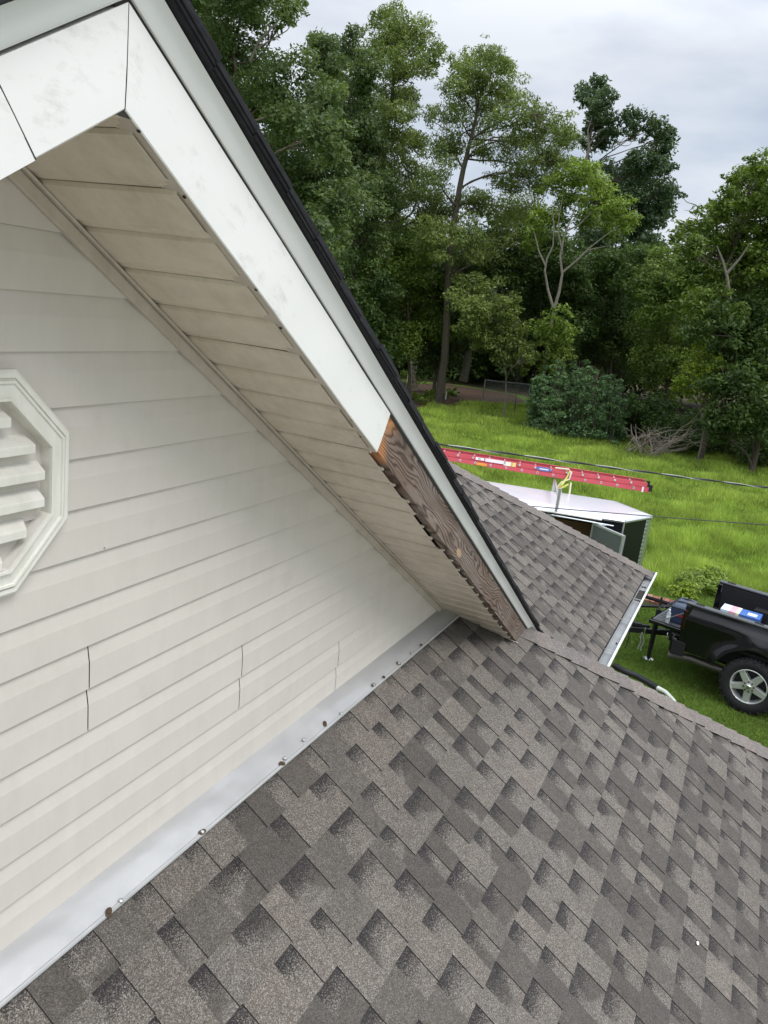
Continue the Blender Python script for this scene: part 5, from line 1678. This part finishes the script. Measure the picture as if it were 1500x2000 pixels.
mb = MB(); mb.tube([at_d(803, 692, DS), at_d(802, 686, DS)], [.10, .04], 6); mb.tube([at_d(816, 690, DS), at_d(817, 682, DS)], [.10, .05], 6); mb.build('broken_top', M_BARKP, root)
V, F, T = leaves([(at_d(790, 742, DS + .5), .7), (at_d(822, 742, DS + .4), .7), (at_d(786, 754, DS + .2), .5)], .15, .2, .2, .6)
raw_mesh('creeper', V - np.array([st[0], st[1], 0]), F, T, M_LEAF['mid'], root)

# garden bed
M_ = [at_z(u, v, .006) for u, v in ((786, 752), (860, 748), (1000, 770), (1030, 785), (900, 800), (830, 800), (790, 792))]
mb = MB(); mb.add(M_, [tuple(range(len(M_)))]); tag(mb.build('garden_soil', M_SOIL), kind='structure')
for i, (u, v) in enumerate(((815, 782), (832, 780), (850, 778), (868, 776), (826, 790), (880, 773))):
    p = at_z(u, v, 0)
    lb = [(p + np.array([rng.normal() * .1, rng.normal() * .1, .25]), .40) for _ in range(3)]
    V, F, T = leaves(lb, .17, .4, .2, .9, aspect=.6, nclump=5)
    V[:, 2] = np.maximum(V[:, 2], .02)
    o = raw_mesh('vegetable_plant', V - np.array([p[0], p[1], 0]), F, T, M_LEAF['light'], matrix=Matrix.Translation((p[0], p[1], 0)))
    tag(o, 'low bright green vegetable plant in the brown garden bed', 'plant', 'vegetable plants in the garden bed')
p = at_z(870, 780, 0); mb = MB(); mb.tube([p, p + [0, 0, .5]], [.05, .03], 5)
solo(mb, 'garden_stake', M_WHITE, p, 'short white stake standing in the garden bed', 'stake')
# chain-link fence panel with rail
fp = at_z(941, 787, 0); DF = math.hypot(fp[0], fp[1]); top = at_d(944, 742, DF)
fr = at_d(1035, 757, DF + 1.5)
fence = node('chain_link_fence', None, Matrix.Translation(Vector(fp)), 'grey chain-link fence end post and top rail before the wood', 'fence')
M_FENCE = plain('fence_steel', (.30, .31, .30), .5, .6)
h_ = top[2]
mb = MB(); mb.tube([fp, (fp[0], fp[1], h_ + .05)], .045, 8); mb.build('fence_post', M_FENCE, fence)
mb = MB(); e1 = np.array([fr[0], fr[1], h_]); mb.tube([(fp[0], fp[1], h_), e1], .03, 6); mb.build('top_rail', M_FENCE, fence)
mb = MB(); mb.tube([(e1[0], e1[1], 0), e1], .04, 6); mb.build('fence_post', M_FENCE, fence)
mb = MB(); L_ = np.linalg.norm(e1[:2] - fp[:2]); nw = int(L_ / .12)
for i in range(-int(h_ / .12), nw):
    for sg in (1, -1):
        x0, x1 = i * .12, i * .12 + h_
        z0, z1 = (0, h_) if sg > 0 else (h_, 0)
        a0 = max(0, x0); a1 = min(L_, x1)
        if a1 <= a0: continue
        za = z0 + (z1 - z0) * (a0 - x0) / h_; zb2 = z0 + (z1 - z0) * (a1 - x0) / h_
        d_ = (e1[:2] - fp[:2]) / L_
        mb.tube([(fp[0] + d_[0] * a0, fp[1] + d_[1] * a0, za), (fp[0] + d_[0] * a1, fp[1] + d_[1] * a1, zb2)], .004, 3, cap=False)
tag(mb.build('wire_mesh', M_FENCE, fence), kind='stuff')
# brush pile
bp0 = at_z(1285, 858, 0); DB = 38.0
root = node('brush_pile', None, Matrix.Translation(Vector((*at_d(1290, 850, DB)[:2], 0))), 'pile of dead grey branches at the meadow edge beside the bush', 'brush pile')
M_DEAD = plain('dead_wood', (.26, .22, .18), .9, 0, .2, .4, 10)
for i in range(46):
    a = at_d(rnd.gauss(1262, 20), 850, DB + rnd.uniform(-1, 1)); a[2] = rnd.uniform(0, .25)
    e = at_d(rnd.uniform(1232, 1385), rnd.uniform(806, 850), DB + rnd.uniform(-1.2, 1.2)); e[2] = max(e[2], .05)
    pts, r2 = limb(a, e, rnd.uniform(.018, .04), .006, .22, 7)
    for p in pts: p[2] = max(p[2] * .72, .02)
    mb = MB(); mb.tube(pts, r2, 5)
    for k in range(rnd.randint(1, 4)):
        j = rnd.randint(2, 6); e2 = pts[j] + (pts[-1] - pts[0]) * .3 * rnd.random() + rng.normal(size=3) * .25; e2[2] = max(.03, e2[2])
        p2, r3 = limb(pts[j], e2, .014, .005, .2, 4); mb.tube(p2, r3, 4)
    mb.build('branch', M_DEAD, root)
q = at_z(1015, 810, 0.03); mb = MB(); mb.tube([at_z(975, 812, .03), at_z(1005, 814, .06), at_z(1035, 818, .03)], [.06, .05, .03], 6)
solo(mb, 'fallen_branch', M_DEAD, q, 'small fallen branch lying in the meadow grass', 'branch')
# leafy plants in the bed behind the tailgate
for i in range(9):
    p = at_z(rnd.uniform(1335, 1402), rnd.uniform(1142, 1168), 0)
    lb = [(p + np.array([rng.normal() * .03, rng.normal() * .03, .16]), .27) for _ in range(3)]
    V, F, T = leaves(lb, .10, .30, .1, .9, aspect=.45, nclump=5, clump=.6); V[:, 2] = np.maximum(V[:, 2], .01)
    o = raw_mesh('bedding_plant', V - np.array([p[0], p[1], 0]), F, T, M_LEAF['bright' if i % 3 == 0 else 'light'], matrix=Matrix.Translation((p[0], p[1], 0)))
    tag(o, 'leafy light green perennial in the brick-edged bed', 'plant', 'perennials in the brick-edged bed')


# ------------------------------------------------------------------ grass
def grass(name, mat, n, az0, az1, r0, r1, keep, h0, h1, w, lean=.45, clumpy=True, power=1.0):
    az = rng.uniform(az0, az1, n)
    u_ = rng.uniform(0, 1, n)
    r = r0 * (r1 / r0) ** (u_ ** power)
    x, y = r * np.cos(az), r * np.sin(az)
    k = keep(x, y, r, az); x, y, r = x[k], y[k], r[k]
    m = len(x)
    # density and height vary over the ground
    f = .5 + .25 * (np.sin(x * 1.7 + 1.3 * np.sin(y * .9)) + np.sin(y * 2.3 + 1.1 * np.sin(x * 1.1))) + rng.normal(size=m) * .10
    f = np.clip(f, 0, 1) if clumpy else np.full(m, .5) + rng.normal(size=m) * .1
    s_ = r / r0
    hgt = (h0 + (h1 - h0) * f) * rng.uniform(.6, 1.25, m)
    wd = w * s_ * rng.uniform(.6, 1.3, m)
    th = rng.uniform(0, 2 * np.pi, m); dx, dy = np.cos(th), np.sin(th)
    ln = lean * hgt * rng.uniform(.1, 1.5, m); th2 = rng.uniform(0, 2 * np.pi, m)
    b0 = np.stack([x - dx * wd, y - dy * wd, np.zeros(m)], 1); b1 = np.stack([x + dx * wd, y + dy * wd, np.zeros(m)], 1)
    tp = np.stack([x + np.cos(th2) * ln, y + np.sin(th2) * ln, hgt], 1)
    V = np.stack([b0, b1, tp], 1).reshape(-1, 3)
    t_ = np.clip(f * .6 + rng.uniform(0, .5, m), 0, 1)
    o = raw_mesh(name, V, np.arange(len(V)).reshape(-1, 3), np.repeat(t_, 3), mat, tri=True)
    return tag(o, kind='stuff')


def az_of(u, v): p = at_z(u, v, 0); return math.atan2(p[1], p[0])


mline_a, mline_b = at_z(1262, 1146, 0), at_z(1520, 1178, 0)      # edge between mown lawn and meadow
mdir = mline_b - mline_a


def beyond(x, y): return (mdir[0] * (y - mline_a[1]) - mdir[1] * (x - mline_a[0]))


sgnb = np.sign(beyond(40.0, 8.0))
edge_w = [at_z(u, v, 0) for u, v in ((690, 752), (800, 800), (900, 790), (1020, 792), (1100, 806), (1200, 830), (1280, 850), (1400, 866), (1500, 880), (1640, 902))]
e_az = np.array([math.atan2(p[1], p[0]) for p in edge_w]); e_r = np.array([math.hypot(p[0], p[1]) for p in edge_w])
o_ = np.argsort(e_az); e_az, e_r = e_az[o_], e_r[o_]
AZ0, AZ1 = az_of(1640, 1100), az_of(700, 900)
grass('meadow_grass', M_MEADOW, 420000, AZ0, AZ1, 14.5, 62, lambda x, y, r, az: (beyond(x, y) * sgnb > 0) & (r < np.interp(az, e_az, e_r)), .08, .36, .0095, .55)
hose = MT.inverted()
grass('lawn_grass', M_LAWN, 260000, az_of(1640, 1250), az_of(1080, 1250), 8.0, 21, lambda x, y, r, az: (beyond(x, y) * sgnb <= 0) & (x > 9.8), .025, .055, .0035, .8, clumpy=False)
